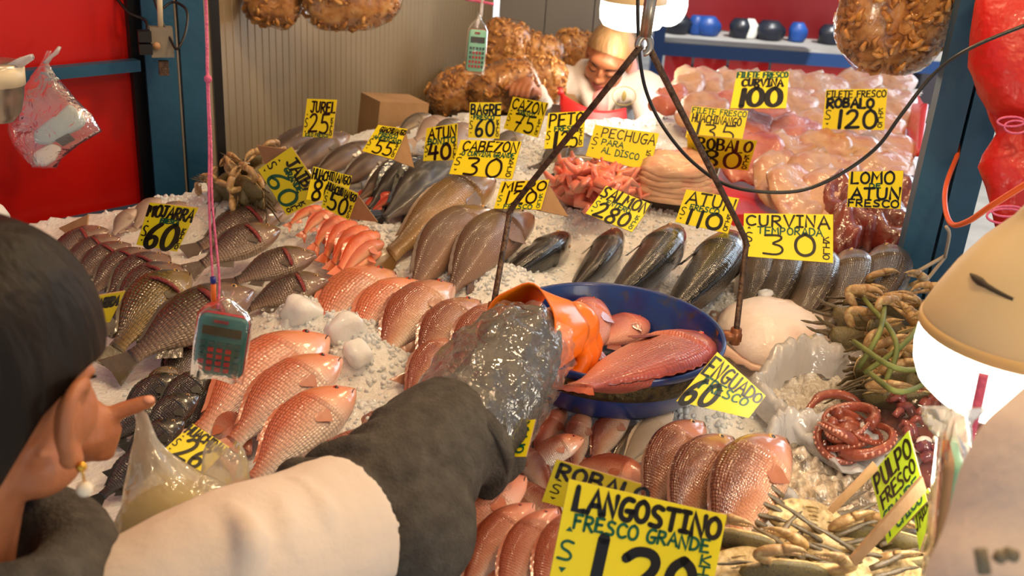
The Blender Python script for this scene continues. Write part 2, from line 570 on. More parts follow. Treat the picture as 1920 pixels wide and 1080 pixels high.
# ------------------------------------------------------------------ room shell
A0 = V((-.82, 2.24, 0))                           # foot of the left blue post
B0 = V((-.125, 4.25, 0))                           # far left corner
E2 = V((.936, -.352, 0))
C0 = B0 + E2 * .62
mb = MB().box((1, 4, -.02), (14, 24, .04))
struct(mb.link('floor', M['concrete'], smooth=False))
mb = MB().box((.1, .77, 3.02), (4.2, 7.14, .04))  # unseen roof, added to keep sky light and sun off the counter
struct(mb.link('ceiling_sky_block', mat('unseen_canopy', [(196, 186, 170), (214, 204, 190)], 2, .7, .3, 5), smooth=False))
# beige ribbed sandwich panel wall running away on the left
d = (B0 - A0); n = V((-d.y, d.x, 0)).normalized()
panel = mat('beige_panel', [(150, 132, 104), (160, 142, 114)], 1.5, .42, .04, 5)
L = d.length
pts = []
k = 0
x = 0.0
while x < L:
    pts += [(x, 0), (x + .026, 0), (x + .028, .002), (x + .030, .002)]
    x += .032
pts = [p for p in pts if p[0] <= L] + [(L, 0), (L, .06), (0, .06)]
prof = [A0 + d.normalized() * a + n * (b + .035) for a, b in pts]
rs = [[p + V((0, 0, z)) for p in prof] for z in (0, 3.0)]
mb = MB().rings(rs)
struct(mb.link('wall_left', panel, smooth=False))
daylit_panel = mat('panel_daylight_grey', [(150, 150, 152), (162, 162, 164)], 1.5, .45, .04, 5)  # panel grey with the cool daylight tint put into the colour
mb = MB()
q = C0 - B0
for k in range(3):
    a, b = B0 + q * (k / 3), B0 + q * ((k + 1) / 3)
    mb.beam((a + q * .004) + V((0, .04, 1.5)), b - q * .004 + V((0, .04, 1.5)), .06, 3.0)
mb.beam(B0 + V((0, .075, 1.5)), C0 + V((0, .075, 1.5)), .01, 3.0)
struct(mb.link('wall_back', daylit_panel, smooth=False))
# red sheet wall on the left with its blue rails
R0 = A0 + V((-.78, -.86, 0)) * 1.15
dr = (R0 - A0).normalized()
nr = V((-dr.y, dr.x, 0))                          # points away from the stall?
if nr.dot(V((0, 0, 0)) - A0) > 0:
    nr = -nr
mb = MB().beam(A0 + dr * .02 + nr * .05 + V((0, 0, 1.5)), R0 + nr * .05 + V((0, 0, 1.5)), .02, 3.0)
struct(mb.link('wall_red', M['red_panel'], smooth=False))
PL = A0 + dr * .06


def railz(px, py):
    r = ray(px, py)
    # hit with the red wall's vertical plane
    t = (PL - CAM).dot(nr) / r.dot(nr)
    return CAM + r * t


pa, pb = railz(60, 126), railz(292, 131)
zz = (pa.z + pb.z) / 2
mb = MB().beam(V((PL.x, PL.y, zz)), V((R0.x, R0.y, zz)), .03, .024)
struct(mb.link('trim_1', M['blue_paint'], smooth=False))
pa = railz(200, 412)
mb = MB().beam(V((PL.x, PL.y, pa.z)), V((R0.x, R0.y, pa.z)), .035, .036)
struct(mb.link('trim_2', M['blue_paint'], smooth=False))
# left post: two square tubes side by side and a dark edge strip against each wall
mb = MB()
mb.box(A0 + V((-.004, -.004, 1.5)), (.066, .066, 3.0), (0, 0, .42))
mb.box(A0 + V((.058, .03, 1.5)), (.055, .055, 3.0), (0, 0, .42))
post = mb.link('blue_post', M['blue_paint'], smooth=False)
tag(post, 'blue painted steel post between the red wall and the beige panel wall', 'post')
mb = MB().box(A0 + V((-.058, -.008, 1.5)), (.03, .03, 3.0), (0, 0, .8))
struct(mb.link('trim_3', M['dark'], smooth=False))
mb = MB().box(A0 + V((.105, .055, 1.5)), (.02, .03, 3.0), (0, 0, .42))
struct(mb.link('trim_4', M['dark'], smooth=False))
# right post
pr = P(1747, 450, 1.86)
mb = MB()
for k, (dx, w) in enumerate(((-.024, .052), (.028, .046))):
    mb.box(V((pr.x + dx, pr.y + dx * -.3, 1.45)), (w, .07, 2.9), (0, 0, -.25))
rpost = mb.link('blue_post', M['blue_paint'], smooth=False)
tag(rpost, 'scuffed blue steel post on the right beside the pile of crabs', 'post')
# ------------------------------------------------------------------ street and opposite stall, out in daylight
mb = MB().box((3, 11.5, 2.2), (22, .2, 5))
struct(mb.link('wall_street', M['street'], smooth=False))
yb = 6.2
pl, pR = PY(1232, 92, yb), PY(1900, 134, yb)
zc = (pl.z + pR.z) / 2
st = empty('market_stall', (pl.x + 1.2, yb, 0), 'red fronted market stall with blue beam across the aisle behind the fillets', 'stall')
mb = MB().beam(V((pl.x - .02, yb, zc)), V((pR.x + .6, yb, zc)), .06, .075)
for xx in (pl.x, pl.x + 2.9):
    mb.box((xx, yb, 1.35), (.07, .07, 2.7))


def rel(o, root):
    """keep world place while parented to an empty at a location"""
    o.location = -V(root.location)
    return o


def part(mb, name, m, root, **k):
    o = mb.link(name, m, root, **k)
    if root.type == 'EMPTY' and root.parent is None:
        o.location = -V(root.location)
    return o


part(mb, 'frame', mat('daylight_blue_paint', [(16, 54, 104)], 1, .5), st, smooth=False)
mb = MB().box((pl.x + 1.8, yb + .35, zc + .03), (3.7, .7, .04))
part(mb, 'counter_top', M['concrete'], st, smooth=False)
edges = [1246, 1302, 1368, 1448, 1700]
for k in range(4):
    a, b = PY(edges[k], 112, yb + .02), PY(edges[k + 1] - 5, 112, yb + .02)
    sag = .0 if k == 3 else .03

    def fn(u, v, a=a, b=b, sag=sag):
        x = a.x + (b.x - a.x) * u
        z = zc - .04 - 1.0 * v
        w = sag * math.sin(PI * u) * math.sin(v * 16 + 3 * abs(u - .5)) if sag else 0
        return V((x, yb + .02 + w, z))
    part(MB().grid(fn, 10, 40), 'front_panel', M['red_plastic'], st)
# hanging tarp above the opposite stall
ta, tb = PY(1285, 20, yb + .5), PY(1640, 95, yb + .5)


def fn(u, v):
    x = ta.x - .15 + 2.4 * u
    z = tb.z + .04 - .20 * u + .3 * max(0, .35 - u) + (1.3 - .0 * u) * v
    return V((x, yb + .5 + .04 * math.sin(9 * u + 3 * v), z))


part(MB().grid(fn, 20, 8), 'tarp', M['red_tarp'], st)
mb = MB().box((PY(1262, 60, 8.3).x + 3.0, 8.3, 1.4), (6.0, .1, 2.8))  # dark sheet standing in for the shade inside the opposite stall
struct(mb.link('shade_backdrop', mat('interior_shade', [(40, 38, 44), (60, 54, 60)], 2, .8), smooth=False))
# sacks on its counter
sacks = [(1268, 62, 46, 'black', 'dark sack at the left end of the stall counter across the aisle'), (1327, 52, 40, 'blue', 'tall blue sack on the stall counter across the aisle'),
         (1302, 74, 26, 'blue', 'small blue bag in front of the tall sack on the far stall counter'), (1385, 78, 38, 'black', 'low dark sack right of the tall blue sack on the far stall counter'),
         (1402, 66, 30, 'white', 'small white bag standing out between the dark sacks across the aisle'), (1440, 84, 46, 'black', 'broad dark sack in the middle of the far stall counter'), (1492, 80, 30, 'blue', 'dark blue sack leaning on the right half of the far stall counter'),
         (1552, 92, 40, 'black', 'dark bundle at the right end of the far stall counter')]
for px, py, wpx, c, lab in sacks:
    p = PY(px, py, yb + .3)
    h = p.z - (zc + .05)
    w = wpx / FPX * p.y / 2 * 1.05
    mb = MB()
    rs = []
    for i in range(9):
        t = i / 8
        r = w * (1.0 if t < .6 else 1.0 - 1.1 * (t - .6) ** 1.3) * (.9 + .2 * math.sin(t * 3))
        r = max(r, .02)
        rs.append([V((p.x + r * math.cos(a) * (1 + .12 * math.sin(3 * a + t * 5)), yb + .3 + .7 * r * math.sin(a), zc + .052 + t * max(h * 1.9, .12))) for a in [2 * PI * k / 14 for k in range(14)]])
    mb.rings(rs)
    tag(mb.link('sack', M[c + '_sack'] if c != 'white' else M['paper']), lab, 'sack')
# ------------------------------------------------------------------ display counter
_px = [T(*q) for q in ((250, 402), (335, 374), (480, 304), (600, 268), (720, 250), (800, 232), (870, 224), (1000, 228), (1238, 236), (1262, 152), (1722, 176))]
POLY = [(-1.02, .86), (-1.28, 1.55)] + [(p.x, p.y) for p in _px] + [(.42, .86)]


def inside(x, y, poly=POLY):
    c = False
    j = len(poly) - 1
    for i in range(len(poly)):
        xi, yi = poly[i]; xj, yj = poly[j]
        if (yi > y) != (yj > y) and x < (xj - xi) * (y - yi) / (yj - yi) + xi:
            c = not c
        j = i
    return c


tbl = empty('display_counter', (.1, 2.0, 0), 'long sloping fish counter covered with crushed ice', 'counter')
top = [V((x, y, tz(y))) for x, y in POLY]
mb = MB().rings([[p + V((0, 0, -.05)) for p in top], [p + V((0, 0, -.002)) for p in top]])
part(mb, 'top', M['tray_steel'], tbl, smooth=False)
mb = MB().rings([[V((p.x, p.y, .35)) for p in top], [V((p.x, p.y, p.z - .05)) for p in top]], cap=False)
part(mb, 'apron_panel', M['blue_paint'], tbl, smooth=False)
for x, y in ((-.95, .93), (.36, .93), (1.30, 3.2), (-.40, 2.5)):
    part(MB().box((x, y, .49), (.06, .06, .98)), 'leg', M['blue_paint'], tbl, smooth=False)
# ------------------------------------------------------------------ crushed ice
BUMPS = []
for px, py, r, h in [(650, 640, .085, .035), (690, 700, .06, .03), (560, 600, .05, .03), (880, 548, .06, .026), (800, 545, .05, .022), (960, 545, .06, .028), (730, 470, .07, .03), (640, 460, .06, .012),
                     (1090, 432, .08, .022), (1010, 440, .06, .022), (1220, 430, .08, .02), (1420, 640, .06, .02), (1370, 590, .06, .02), (1520, 690, .05, .012), (430, 410, .07, .05), (300, 400, .05, .02),
                     (1010, 300, .10, .04), (930, 330, .08, .02), (1290, 770, .06, .025), (680, 800, .05, .02), (1350, 780, .05, .02)]:
    p = T(px, py)
    BUMPS.append((p.x, p.y, r, h))


def ice_h(x, y):
    h = .006 + .012 * (nz.noise(V((x * 9, y * 9, 3))) + .4) + .006 * nz.noise(V((x * 40, y * 40, 1)))
    for bx, by, r, a in BUMPS:
        q = ((x - bx) ** 2 + (y - by) ** 2) / (r * r)
        if q < 6:
            h += a * math.exp(-q)
    return h


st_ = .014
mb = MB()
idx = {}
nx, ny = int(3.0 / st_), int(3.0 / st_)
for i in range(nx):
    for j in range(ny):
        x, y = -1.35 + i * st_, .84 + j * st_
        if not inside(x, y):
            continue
        ids = []
        for a, b in ((i, j), (i + 1, j), (i + 1, j + 1), (i, j + 1)):
            if (a, b) not in idx:
                X, Y = -1.35 + a * st_, .84 + b * st_
                idx[(a, b)] = len(mb.v)
                mb.v.append((X, Y, tz(Y) + max(ice_h(X, Y), .002))); mb.uv.append((0, 0))
            ids.append(idx[(a, b)])
        mb.f.append(tuple(ids)); mb.mi.append(0)
stuff(mb.link('crushed_ice', M['ice']), 'bed of crushed ice spread over the whole fish counter', 'ice')
# loose chips lying over the bed, thicker on the heaps
mb = MB()
ico = bmesh.new(); bmesh.ops.create_icosphere(ico, subdivisions=1, radius=1)
IV = [v.co.copy() for v in ico.verts]; IF = [tuple(v.index for v in f.verts) for f in ico.faces]
ico.free()
rnd = random.Random(5)


def chip(mb, x, y, z, r):
    R = Euler((rnd.random() * 6, rnd.random() * 6, rnd.random() * 6)).to_matrix()
    s = V((r * rnd.uniform(.7, 1.3), r * rnd.uniform(.6, 1.1), r * rnd.uniform(.5, .9)))
    mb.add([V((x, y, z)) + R @ V((p.x * s.x, p.y * s.y, p.z * s.z)) * rnd.uniform(.86, 1.08) for p in IV], IF)


for k in range(4200):
    x, y = rnd.uniform(-1.2, 1.4), rnd.uniform(.9, 3.6)
    if inside(x, y):
        chip(mb, x, y, tz(y) + ice_h(x, y) - .0005, rnd.uniform(.0025, .006))
for bx, by, r, a in BUMPS:
    for k in range(int(9000 * r * r * 6)):
        x, y = rnd.gauss(bx, r * .8), rnd.gauss(by, r * .8)
        if inside(x, y):
            chip(mb, x, y, tz(y) + ice_h(x, y) - .0005, rnd.uniform(.0025, .0075))
stuff(mb.link('ice_chips', M['ice_chip']), 'loose chips of ice heaped between the fish', 'ice')


def ice_block(px, py, r, h, lab, seed, sq=(1, .8, .8)):
    p = T(px, py, h)
    b = bmesh.new()
    bmesh.ops.create_icosphere(b, subdivisions=3, radius=1)
    for v in b.verts:
        c = v.co
        k = (abs(c.x) ** 4 + abs(c.y) ** 4 + abs(c.z) ** 4) ** -.25
        c *= k * (1 + .16 * nz.noise(c * 1.6 + V((seed, 0, 0))))
        v.co = V((c.x * r * sq[0], c.y * r * sq[1], c.z * r * sq[2]))
    me = bpy.data.meshes.new('ice_block'); b.to_mesh(me); b.free()
    me.materials.append(M['ice_chip'])
    for f in me.polygons:
        f.use_smooth = True
    o = bpy.data.objects.new('ice_block', me)
    o.location = p
    o.rotation_euler = (seed, seed * 2, seed * 3)
    COL.objects.link(o)
    tag(o, lab, 'ice')


ice_block(572, 592, .034, .03, 'large clear ice lump between the grey fish and the pink snappers', .3, (1.1, .8, .8))
ice_block(545, 612, .018, .02, 'small ice lump left of the large clear one', 1.3)
ice_block(650, 625, .030, .045, 'smooth white ice lump lying on the pink fish row', 2.1, (1, 1, .7))
ice_block(672, 665, .022, .045, 'smaller smooth ice lump just below the smooth white one', 2.9)
ice_block(1437, 560, .016, .05, 'ice lump on the heap left of the grey croakers', .9)
ice_block(1530, 575, .014, .05, 'ice lump at the foot of the grey croakers', 1.9)
# ------------------------------------------------------------------ fish
PROFILES = {   # x, top, bottom, half width (fractions of total length)
    'deep': [(0, .010, -.012, .010), (.03, .045, -.036, .028), (.09, .098, -.072, .052), (.17, .140, -.104, .068), (.26, .163, -.128, .076), (.36, .168, -.138, .076), (.48, .152, -.132, .068),
             (.60, .112, -.100, .050), (.70, .066, -.064, .030), (.78, .044, -.044, .018), (.84, .046, -.046, .010)],
    'mid': [(0, .008, -.010, .012), (.03, .032, -.030, .030), (.09, .070, -.060, .050), (.18, .102, -.086, .064), (.28, .118, -.102, .068), (.40, .116, -.104, .066), (.54, .096, -.088, .054),
            (.66, .064, -.060, .036), (.76, .036, -.036, .018), (.84, .036, -.036, .009)],
    'torpedo': [(0, .006, -.008, .008), (.04, .034, -.032, .030), (.12, .066, -.062, .054), (.24, .092, -.086, .072), (.38, .100, -.094, .078), (.52, .088, -.084, .066), (.66, .056, -.056, .040),
                (.76, .026, -.026, .018), (.82, .017, -.017, .013), (.86, .022, -.022, .008)],
    'slim': [(0, .008, -.010, .010), (.04, .036, -.034, .028), (.12, .060, -.056, .044), (.24, .070, -.066, .050), (.40, .066, -.062, .046), (.56, .052, -.050, .036), (.70, .034, -.034, .022), (.80, .026, -.026, .012), (.86, .030, -.030, .008)],
}


def fish_proto(kind, prof, skin, fin, eye='eye_white', hm=1.0, wm=1.0, bend=0.0, lat=0.0, tail=(.15, .5), dorsal=.018, parts='full', open_gill=False, fins=True):
    tab = PROFILES[prof]
    root = bpy.data.objects.new(kind, None)
    root.empty_display_size = .02
    COL.objects.link(root)

    def spine(u):                                 # shared curve of the whole fish
        return V((u, lat * math.sin(PI * u) , bend * math.sin(PI * min(u, 1)) ))

    us = [0, .012, .03, .055, .085, .12, .155, .19, .22, .243, .256, .268, .285, .32, .36, .41, .46, .52, .58, .64, .70, .75, .79, .82, .845]
    n = 20
    rs, uvs = [], []
    for u in us:
        t, b, w = smooth_table(tab, u)
        t, b, w = t * hm, b * hm, w * wm
        if .12 < u <= .256:
            w *= 1 + .13 * ((u - .12) / .13)
        if u == .268:
            w *= .99
        c = spine(u)
        ring = []
        for k in range(n):
            a = 2 * PI * k / n
            s, co_ = math.sin(a), math.cos(a)
            z = (t if s > 0 else -b) * s
            y = w * math.copysign(abs(co_) ** .82, co_)
            if s > 0:
                y *= 1 - .25 * s * s
            ring.append(c + V((0, y, z)))
            uvs.append((u, (s + 1) / 2))
        rs.append(ring)
    MB().rings(rs, uvs=uvs).link('body', FM[skin], root)
    fm = M[fin] if fin in M else FM[fin]

    def blade(name, base, tips, th=.003, rid=.5, sub=2, par=None, vv=.66):
        """a ray fin: quads from a base line to a tip line, corrugated like rays"""
        mb = MB()
        m = len(base)
        for sgn in (1, -1):
            vs = []
            for i, (p, q) in enumerate(zip(base, tips)):
                for j in range(sub + 1):
                    t = j / sub
                    o = V((0, sgn * th * (1 - t * .6) + (th * rid * (1 if i % 2 else -1)), 0))
                    vs.append(p.lerp(q, t) + o)
            fs = []
            for i in range(m - 1):
                for j in range(sub):
                    a = i * (sub + 1) + j
                    fs.append((a, a + 1, a + sub + 2, a + sub + 1))
            mb.add(vs, fs, [(.6, vv)] * len(vs))
        return mb.link(name, fm, par or root)
    th, fk = tail
    base, tips = [], []
    for i in range(15):
        s = -1 + 2 * i / 14
        c = spine(.835)
        base.append(c + V((0, 0, s * .036 * hm)))
        tips.append(spine(1.0) + V((-.07 * fk * 2 * (1 - abs(s)) , 0, s * th)))
    blade('tail_fin', base, tips)
    if fins:
        base, tips = [], []
        for i in range(19):
            s = i / 18
            u = .27 + .46 * s
            t = smooth_table(tab, u)[0] * hm
            c = spine(u) + V((0, 0, t - .006))
            hgt = dorsal * (math.sin(PI * min(1, s * 1.1 + .12)) ** .6 if s < .97 else .3) * (1 if i % 2 else .8)
            base.append(c)
            tips.append(c + V((.035, 0, max(hgt, .006))))
        blade('dorsal_fin', base, tips, vv=.95)
        base, tips = [], []
        for i in range(8):
            s = i / 7
            u = .58 + .13 * s
            b = smooth_table(tab, u)[1] * hm
            c = spine(u) + V((0, 0, b + .006))
            base.append(c)
            tips.append(c + V((.05, 0, -.06 * (1 - .6 * s))))
        blade('anal_fin', base, tips)
        for sg in (1, -1):
            base, tips = [], []
            _, _, w = smooth_table(tab, .275)
            for i in range(8):
                s = i / 7
                c = spine(.275) + V((0, sg * w * wm * .96, -.012 - .04 * s))
                base.append(c)
                q = (s - .35)
                tips.append(c + V((.115 - .05 * abs(q) * 2, sg * .005, .005 - .055 * q - .02)))
            blade('pectoral_fin', base, tips, .0016)
    # eyes
    tt, bb, ww = smooth_table(tab, .10)
    r = .019 if prof == 'deep' else .014
    for sg in (1, -1):
        c = spine(.10) + V((0, sg * ww * wm * .80, tt * hm * .42))
        e = MB().ball((0, 0, 0), (r, r * .5, r), 14, 8).link('eye', M[eye], root)
        e.location = c
        p = MB().ball((0, sg * r * .30, 0), (r * .55, r * .30, r * .55), 12, 6).link('pupil', M['pupil'], e)
    if parts == 'full':
        mb = MB()
        for sg in (1, -1):
            pts = []
            for k in range(6):
                u = .004 + .06 * k / 5
                t, b, w = smooth_table(tab, max(u, .004))
                pts.append(spine(u) + V((0, sg * w * wm * .96, b * hm * (.15 + .35 * k / 5))))
            mb.tube(pts, [.0015, .0025, .003, .003, .0028, .001], 5)
        mb.link('mouth', M['mouth'], root)
    if open_gill:
        pts = []
        mb = MB()
        for sg in (1,):
            rs = []
            for i in range(9):
                s = i / 8
                a = -1.1 + 2.2 * s
                t, b, w = smooth_table(tab, .255)
                c = spine(.25) + V((0, w * wm * math.cos(a) * 1.02, (t if a > 0 else -b) * hm * math.sin(a) * .8))
                rs.append([c + V((.0, .004, 0)), c + V((.045, .030, 0)) , c + V((.05, .012, 0)), c + V((.012, -.008, 0))])
            mb.rings(rs)
        mb.link('gill_flap', M['gill'], root)
    return root


_protos = {}


def proto(key, *a, **k):
    _protos[key] = (a, k, None)


def get_proto(key):
    a, k, r = _protos[key]
    if r is None:
        r = fish_proto(*a, **k)
        _protos[key] = (a, k, r)
    return r


used = set()


def fish(key, head, tail, hh, ht, roll, label, cat='fish', group=None, fat=1.0, sink=.022):
    fat *= 1.16
    """head / tail: pixels on the counter (or points); hh / ht heights of the axis above it"""
    H = T(*head, hh) if len(head) == 2 else V(head)
    E = T(*tail, ht - sink) if len(tail) == 2 else V(tail)
    d = E - H
    L = d.length
    d.normalize()
    s = d.cross(TN).normalized()
    up = s.cross(d)
    a = math.radians(roll)
    z = (up * math.cos(a) + s * math.sin(a)).normalized()
    y = z.cross(d)
    pr_ = get_proto(key)
    o = pr_ if key not in used else copy_tree(pr_)
    used.add(key)
    o.matrix_world = Mx(((d.x * L, y.x * L * fat, z.x * L * fat, H.x), (d.y * L, y.y * L * fat, z.y * L * fat, H.y), (d.z * L, y.z * L * fat, z.z * L * fat, H.z), (0, 0, 0, 1)))
    tag(o, label, cat, group)
    return o


proto('snapper', 'pink_snapper', 'deep', 'snapper', 'snapper', 'eye_red', bend=.03, lat=.02, tail=(.13, .35))
proto('rose', 'rose_snapper', 'deep', 'rose', 'rose', 'eye_red', bend=.05, lat=.03, hm=.86, tail=(.12, .35))
proto('brown', 'brown_snapper', 'deep', 'brown', 'brown', bend=.05, lat=.02, hm=.95, wm=1.05, tail=(.12, .3), dorsal=.008)
proto('red', 'red_snapper', 'mid', 'red', 'red', 'eye_red', bend=.055, lat=.03, hm=1.12, tail=(.12, .35))
proto('pan', 'red_snapper', 'mid', 'pan', 'pan', 'eye_red', bend=.0, lat=.02, hm=1.15, tail=(.13, .4))
proto('mojarra', 'grey_tilapia', 'deep', 'mojarra', 'mojarra', hm=1.08, bend=.02, lat=.02, tail=(.10, .1), open_gill=True)
proto('dark', 'black_tilapia', 'deep', 'dark', 'dark', hm=1.0, bend=.02, lat=.02, tail=(.10, .1))
proto('mojarra_green', 'olive_tilapia', 'deep', 'mojarra_green', 'mojarra_green', hm=.95, bend=.03, lat=.02, tail=(.10, .1), open_gill=True)
proto('pale', 'pale_tilapia', 'deep', 'pale', 'pale', bend=.02, lat=.02, tail=(.11, .3))
proto('orange', 'orange_goatfish', 'slim', 'orange', 'orange', bend=.05, lat=.02, tail=(.07, .5), dorsal=.03, parts='few')
proto('scarlet', 'scarlet_goatfish', 'slim', 'scarlet', 'scarlet', bend=.04, lat=.02, tail=(.07, .5), dorsal=.03, parts='few')
proto('jack', 'brown_jack', 'torpedo', 'jack', 'jack', bend=.015, lat=.02, tail=(.13, .7), parts='few')
proto('tuna', 'bonito', 'torpedo', 'tuna', 'tuna', bend=.03, lat=.01, hm=1.1, wm=1.05, tail=(.12, .9), dorsal=.03, parts='few')
proto('cabezon', 'yellow_croaker', 'mid', 'cabezon', 'cabezon', bend=.03, lat=.03, tail=(.09, .1), wm=1.15, dorsal=.012)
proto('grouper', 'brown_grouper', 'torpedo', 'grouper', 'grouper', bend=.07, lat=.02, tail=(.10, .1), hm=1.12, dorsal=.006)
proto('salmon', 'salmon', 'mid', 'salmon', 'salmon', bend=.03, lat=.02, hm=.95, wm=1.1, tail=(.11, .4), dorsal=.006)
proto('curvina', 'grey_croaker', 'mid', 'curvina', 'curvina', bend=.05, lat=.02, hm=1.0, tail=(.09, .1), dorsal=.006)
proto('white', 'pale_croaker', 'mid', 'white', 'white', bend=.03, lat=.02, tail=(.09, .2), dorsal=.03)
ORD = ['first', 'second', 'third', 'fourth', 'fifth', 'sixth', 'seventh', 'eighth', 'ninth', 'tenth', 'eleventh', 'twelfth']

# ---- left: grey tilapia in an overlapping file, heads to the upper right
rowA = [((205, 432), (60, 500)), ((225, 446), (92, 520)), ((245, 458), (118, 545)), ((282, 470), (150, 566)), ((318, 480), (178, 590)), ((342, 500), (190, 622))]
for k, (h, t) in enumerate(rowA):
    fish('mojarra', h, t, .07 - .004 * k, .045, 62, 'grey tilapia with open red gill, %s from top of file by red wall' % ORD[k], group='grey tilapia file')
fish('mojarra_green', (355, 512), (195, 690), .075, .05, 60, 'olive tilapia with glittering scales in front of the grey file')
fish('mojarra', (475, 545), (205, 700), .085, .05, 66, 'largest grey tilapia lying behind the hanging calculator', fat=.98)
fish('mojarra_green', (330, 690), (255, 800), .03, .02, 40, 'dark olive tilapia tucked under the largest grey tilapia', fat=1.1)
fish('mojarra', (385, 640), (300, 760), .02, .02, 70, 'dark grey tilapia low down left of the calculator')
fish('mojarra', (430, 620), (340, 720), .03, .02, 75, 'dark grey tilapia half hidden behind the calculator')
rowB = [((530, 398), (345, 478)), ((525, 430), (352, 512)), ((592, 478), (415, 540)), ((615, 525), (440, 590)), ((545, 640), (420, 680))]
lb = ['grey tilapia with slit belly, head against the ice below the orange fish', 'grey tilapia behind the calculator strings, topmost on the heap', 'grey tilapia with red gill flap beside the orange goatfish', 'grey tilapia with gaping red mouth above the large ice lump',
      'dark grey tilapia at the bottom of the heap right of the calculator']
for (h, t), s, hh in zip(rowB, lb, (.05, .085, .075, .06, .025)):
    fish('mojarra', h, t, hh, hh - .015, 64, s)
for (h, t, hh, s) in [((255, 392), (205, 450), .05, 'pale grey tilapia left of the mojarra card'), ((300, 372), (245, 440), .05, 'pale grey tilapia behind the mojarra card'), ((345, 380), (300, 470), .06, 'pale grey tilapia right behind the mojarra card'),
                      ((455, 382), (330, 400), .05, 'pale tilapia lying on the ice above the calculator strings'), ((560, 380), (470, 440), .045, 'pale tilapia head under the yellow jaiba card')]:
    fish('pale', h, t, hh, hh - .015, 60, s)
for k, (h, t, hh) in enumerate([((400, 700), (270, 810), .045), ((372, 742), (235, 850), .05), ((340, 705), (205, 800), .045), ((345, 790), (205, 900), .05), ((305, 755), (170, 850), .05), ((420, 730), (330, 830), .03), ((310, 840), (170, 950), .05)]):
    fish('dark', h, t, hh, hh - .01, 58, 'blackish tilapia in the dark gap between the woman and the pink snappers', group='blackish tilapia', fat=1.05)
# ---- front left: pink snappers
for k, (h, t, hh, ht, s) in enumerate([
        ((615, 632), (330, 860), .05, .03, 'pink snapper with bright orange head, topmost of the front left rank'),
        ((640, 672), (400, 870), .07, .045, 'pink snapper below the calculator, second of the front left rank'),
        ((665, 730), (440, 945), .085, .055, 'largest pink snapper, with big shining scales, front left'),
        ((745, 812), (500, 985), .075, .045, 'pink snapper under the plastic sleeve, third of the front left rank'),
        ((765, 838), (575, 1010), .09, .06, 'pink snapper partly behind the grey fleece arm')]):
    fish('snapper' if k < 3 else 'rose', h, t, hh, ht, 72, s, fat=1.0)
fish('rose', (735, 770), (640, 850), .03, .02, 70, 'small rose snapper in the ice between the front left rank and the sleeve')
fish('red', (470, 850), (330, 760), .02, .02, 60, 'dark red fish along the edge of the black gap at the left', fat=.8)
# ---- middle left: rose snappers bedded in ice
for k, (h, t, hh, ht, key) in enumerate([
        ((740, 512), (560, 690), .035, .02, 'snapper'), ((790, 530), (635, 690), .045, .025, 'snapper'), ((850, 535), (690, 715), .055, .03, 'rose'), ((900, 565), (765, 735), .065, .04, 'rose'), ((960, 575), (830, 745), .07, .045, 'rose')]):
    fish(key, h, t, hh, ht, 66, 'rose snapper bedded in ice left of the blue pan, %s from the left' % ORD[k], group='rose snappers left of the pan')
fish('rose', (865, 640), (745, 800), .045, .03, 60, 'rose snapper with red tail just above the sleeve cuff')
# ---- under the pan
for k, (h, t, hh, ht, roll, key, s) in enumerate([
        ((1005, 770), (960, 900), .05, .03, 60, 'snapper', 'pale pink snapper tail beside the narrow card edge'),
        ((1060, 765), (1000, 900), .05, .03, 60, 'red', 'orange pink snapper below the left rim of the pan'),
        ((1100, 770), (1075, 920), .06, .03, 65, 'rose', 'rose snapper below the middle of the pan'),
        ((1180, 768), (1100, 900), .06, .04, 66, 'rose', 'shiny rose snapper below the right half of the pan'),
        ((1095, 822), (960, 900), .07, .05, 70, 'snapper', 'pink snapper lying crosswise above the half hidden robalo card'),
        ((1222, 905), (1040, 880), .05, .03, 60, 'red', 'pink snapper with its eye showing right above the robalo card'),
        ((960, 830), (1040, 960), .06, .04, -60, 'rose', 'rose snapper with shining back left of the robalo card')]):
    fish(key, h, t, hh, ht, roll, s)
for k, (h, t, hh) in enumerate([((1262, 770), (1150, 900), .06), ((1235, 785), (1130, 890), .04)]):
    fish('white', h, t, hh, hh - .02, 62, 'pale croaker with dark fin edge under the right rim of the pan, %s one' % ('upper', 'lower')[k], fat=.9)
# ---- front: red snappers
for k, (h, t, hh, ht) in enumerate([((985, 895), (790, 1120), .08, .06), ((1000, 945), (850, 1160), .095, .07), ((1045, 955), (925, 1200), .105, .08), ((1100, 955), (1000, 1210), .11, .085), ((1130, 985), (1070, 1230), .10, .08)]):
    fish('red', h, t, hh, ht, 70, 'red snapper at the front edge below the robalo card, %s from the left' % ORD[k], group='red snappers at the front edge')
fish('rose', (945, 905), (1080, 1040), .03, .03, -50, 'rose snapper underneath the red front file beside the robalo card')
fish('rose', (790, 930), (640, 1060), .03, .03, 70, 'rose snapper under the grey fleece arm')
# ---- front right: three brown snappers
for k, (h, t, hh, ht, f) in enumerate([((1318, 792), (1195, 1010), .09, .06, .95), ((1372, 820), (1250, 1060), .10, .07, 1.0), ((1470, 822), (1330, 1120), .11, .07, 1.02)]):
    fish('brown', h, t, hh, ht, 64, 'brown snapper standing on its belly above the langostino card, %s of the three' % ('left', 'middle', 'right')[k], fat=f)
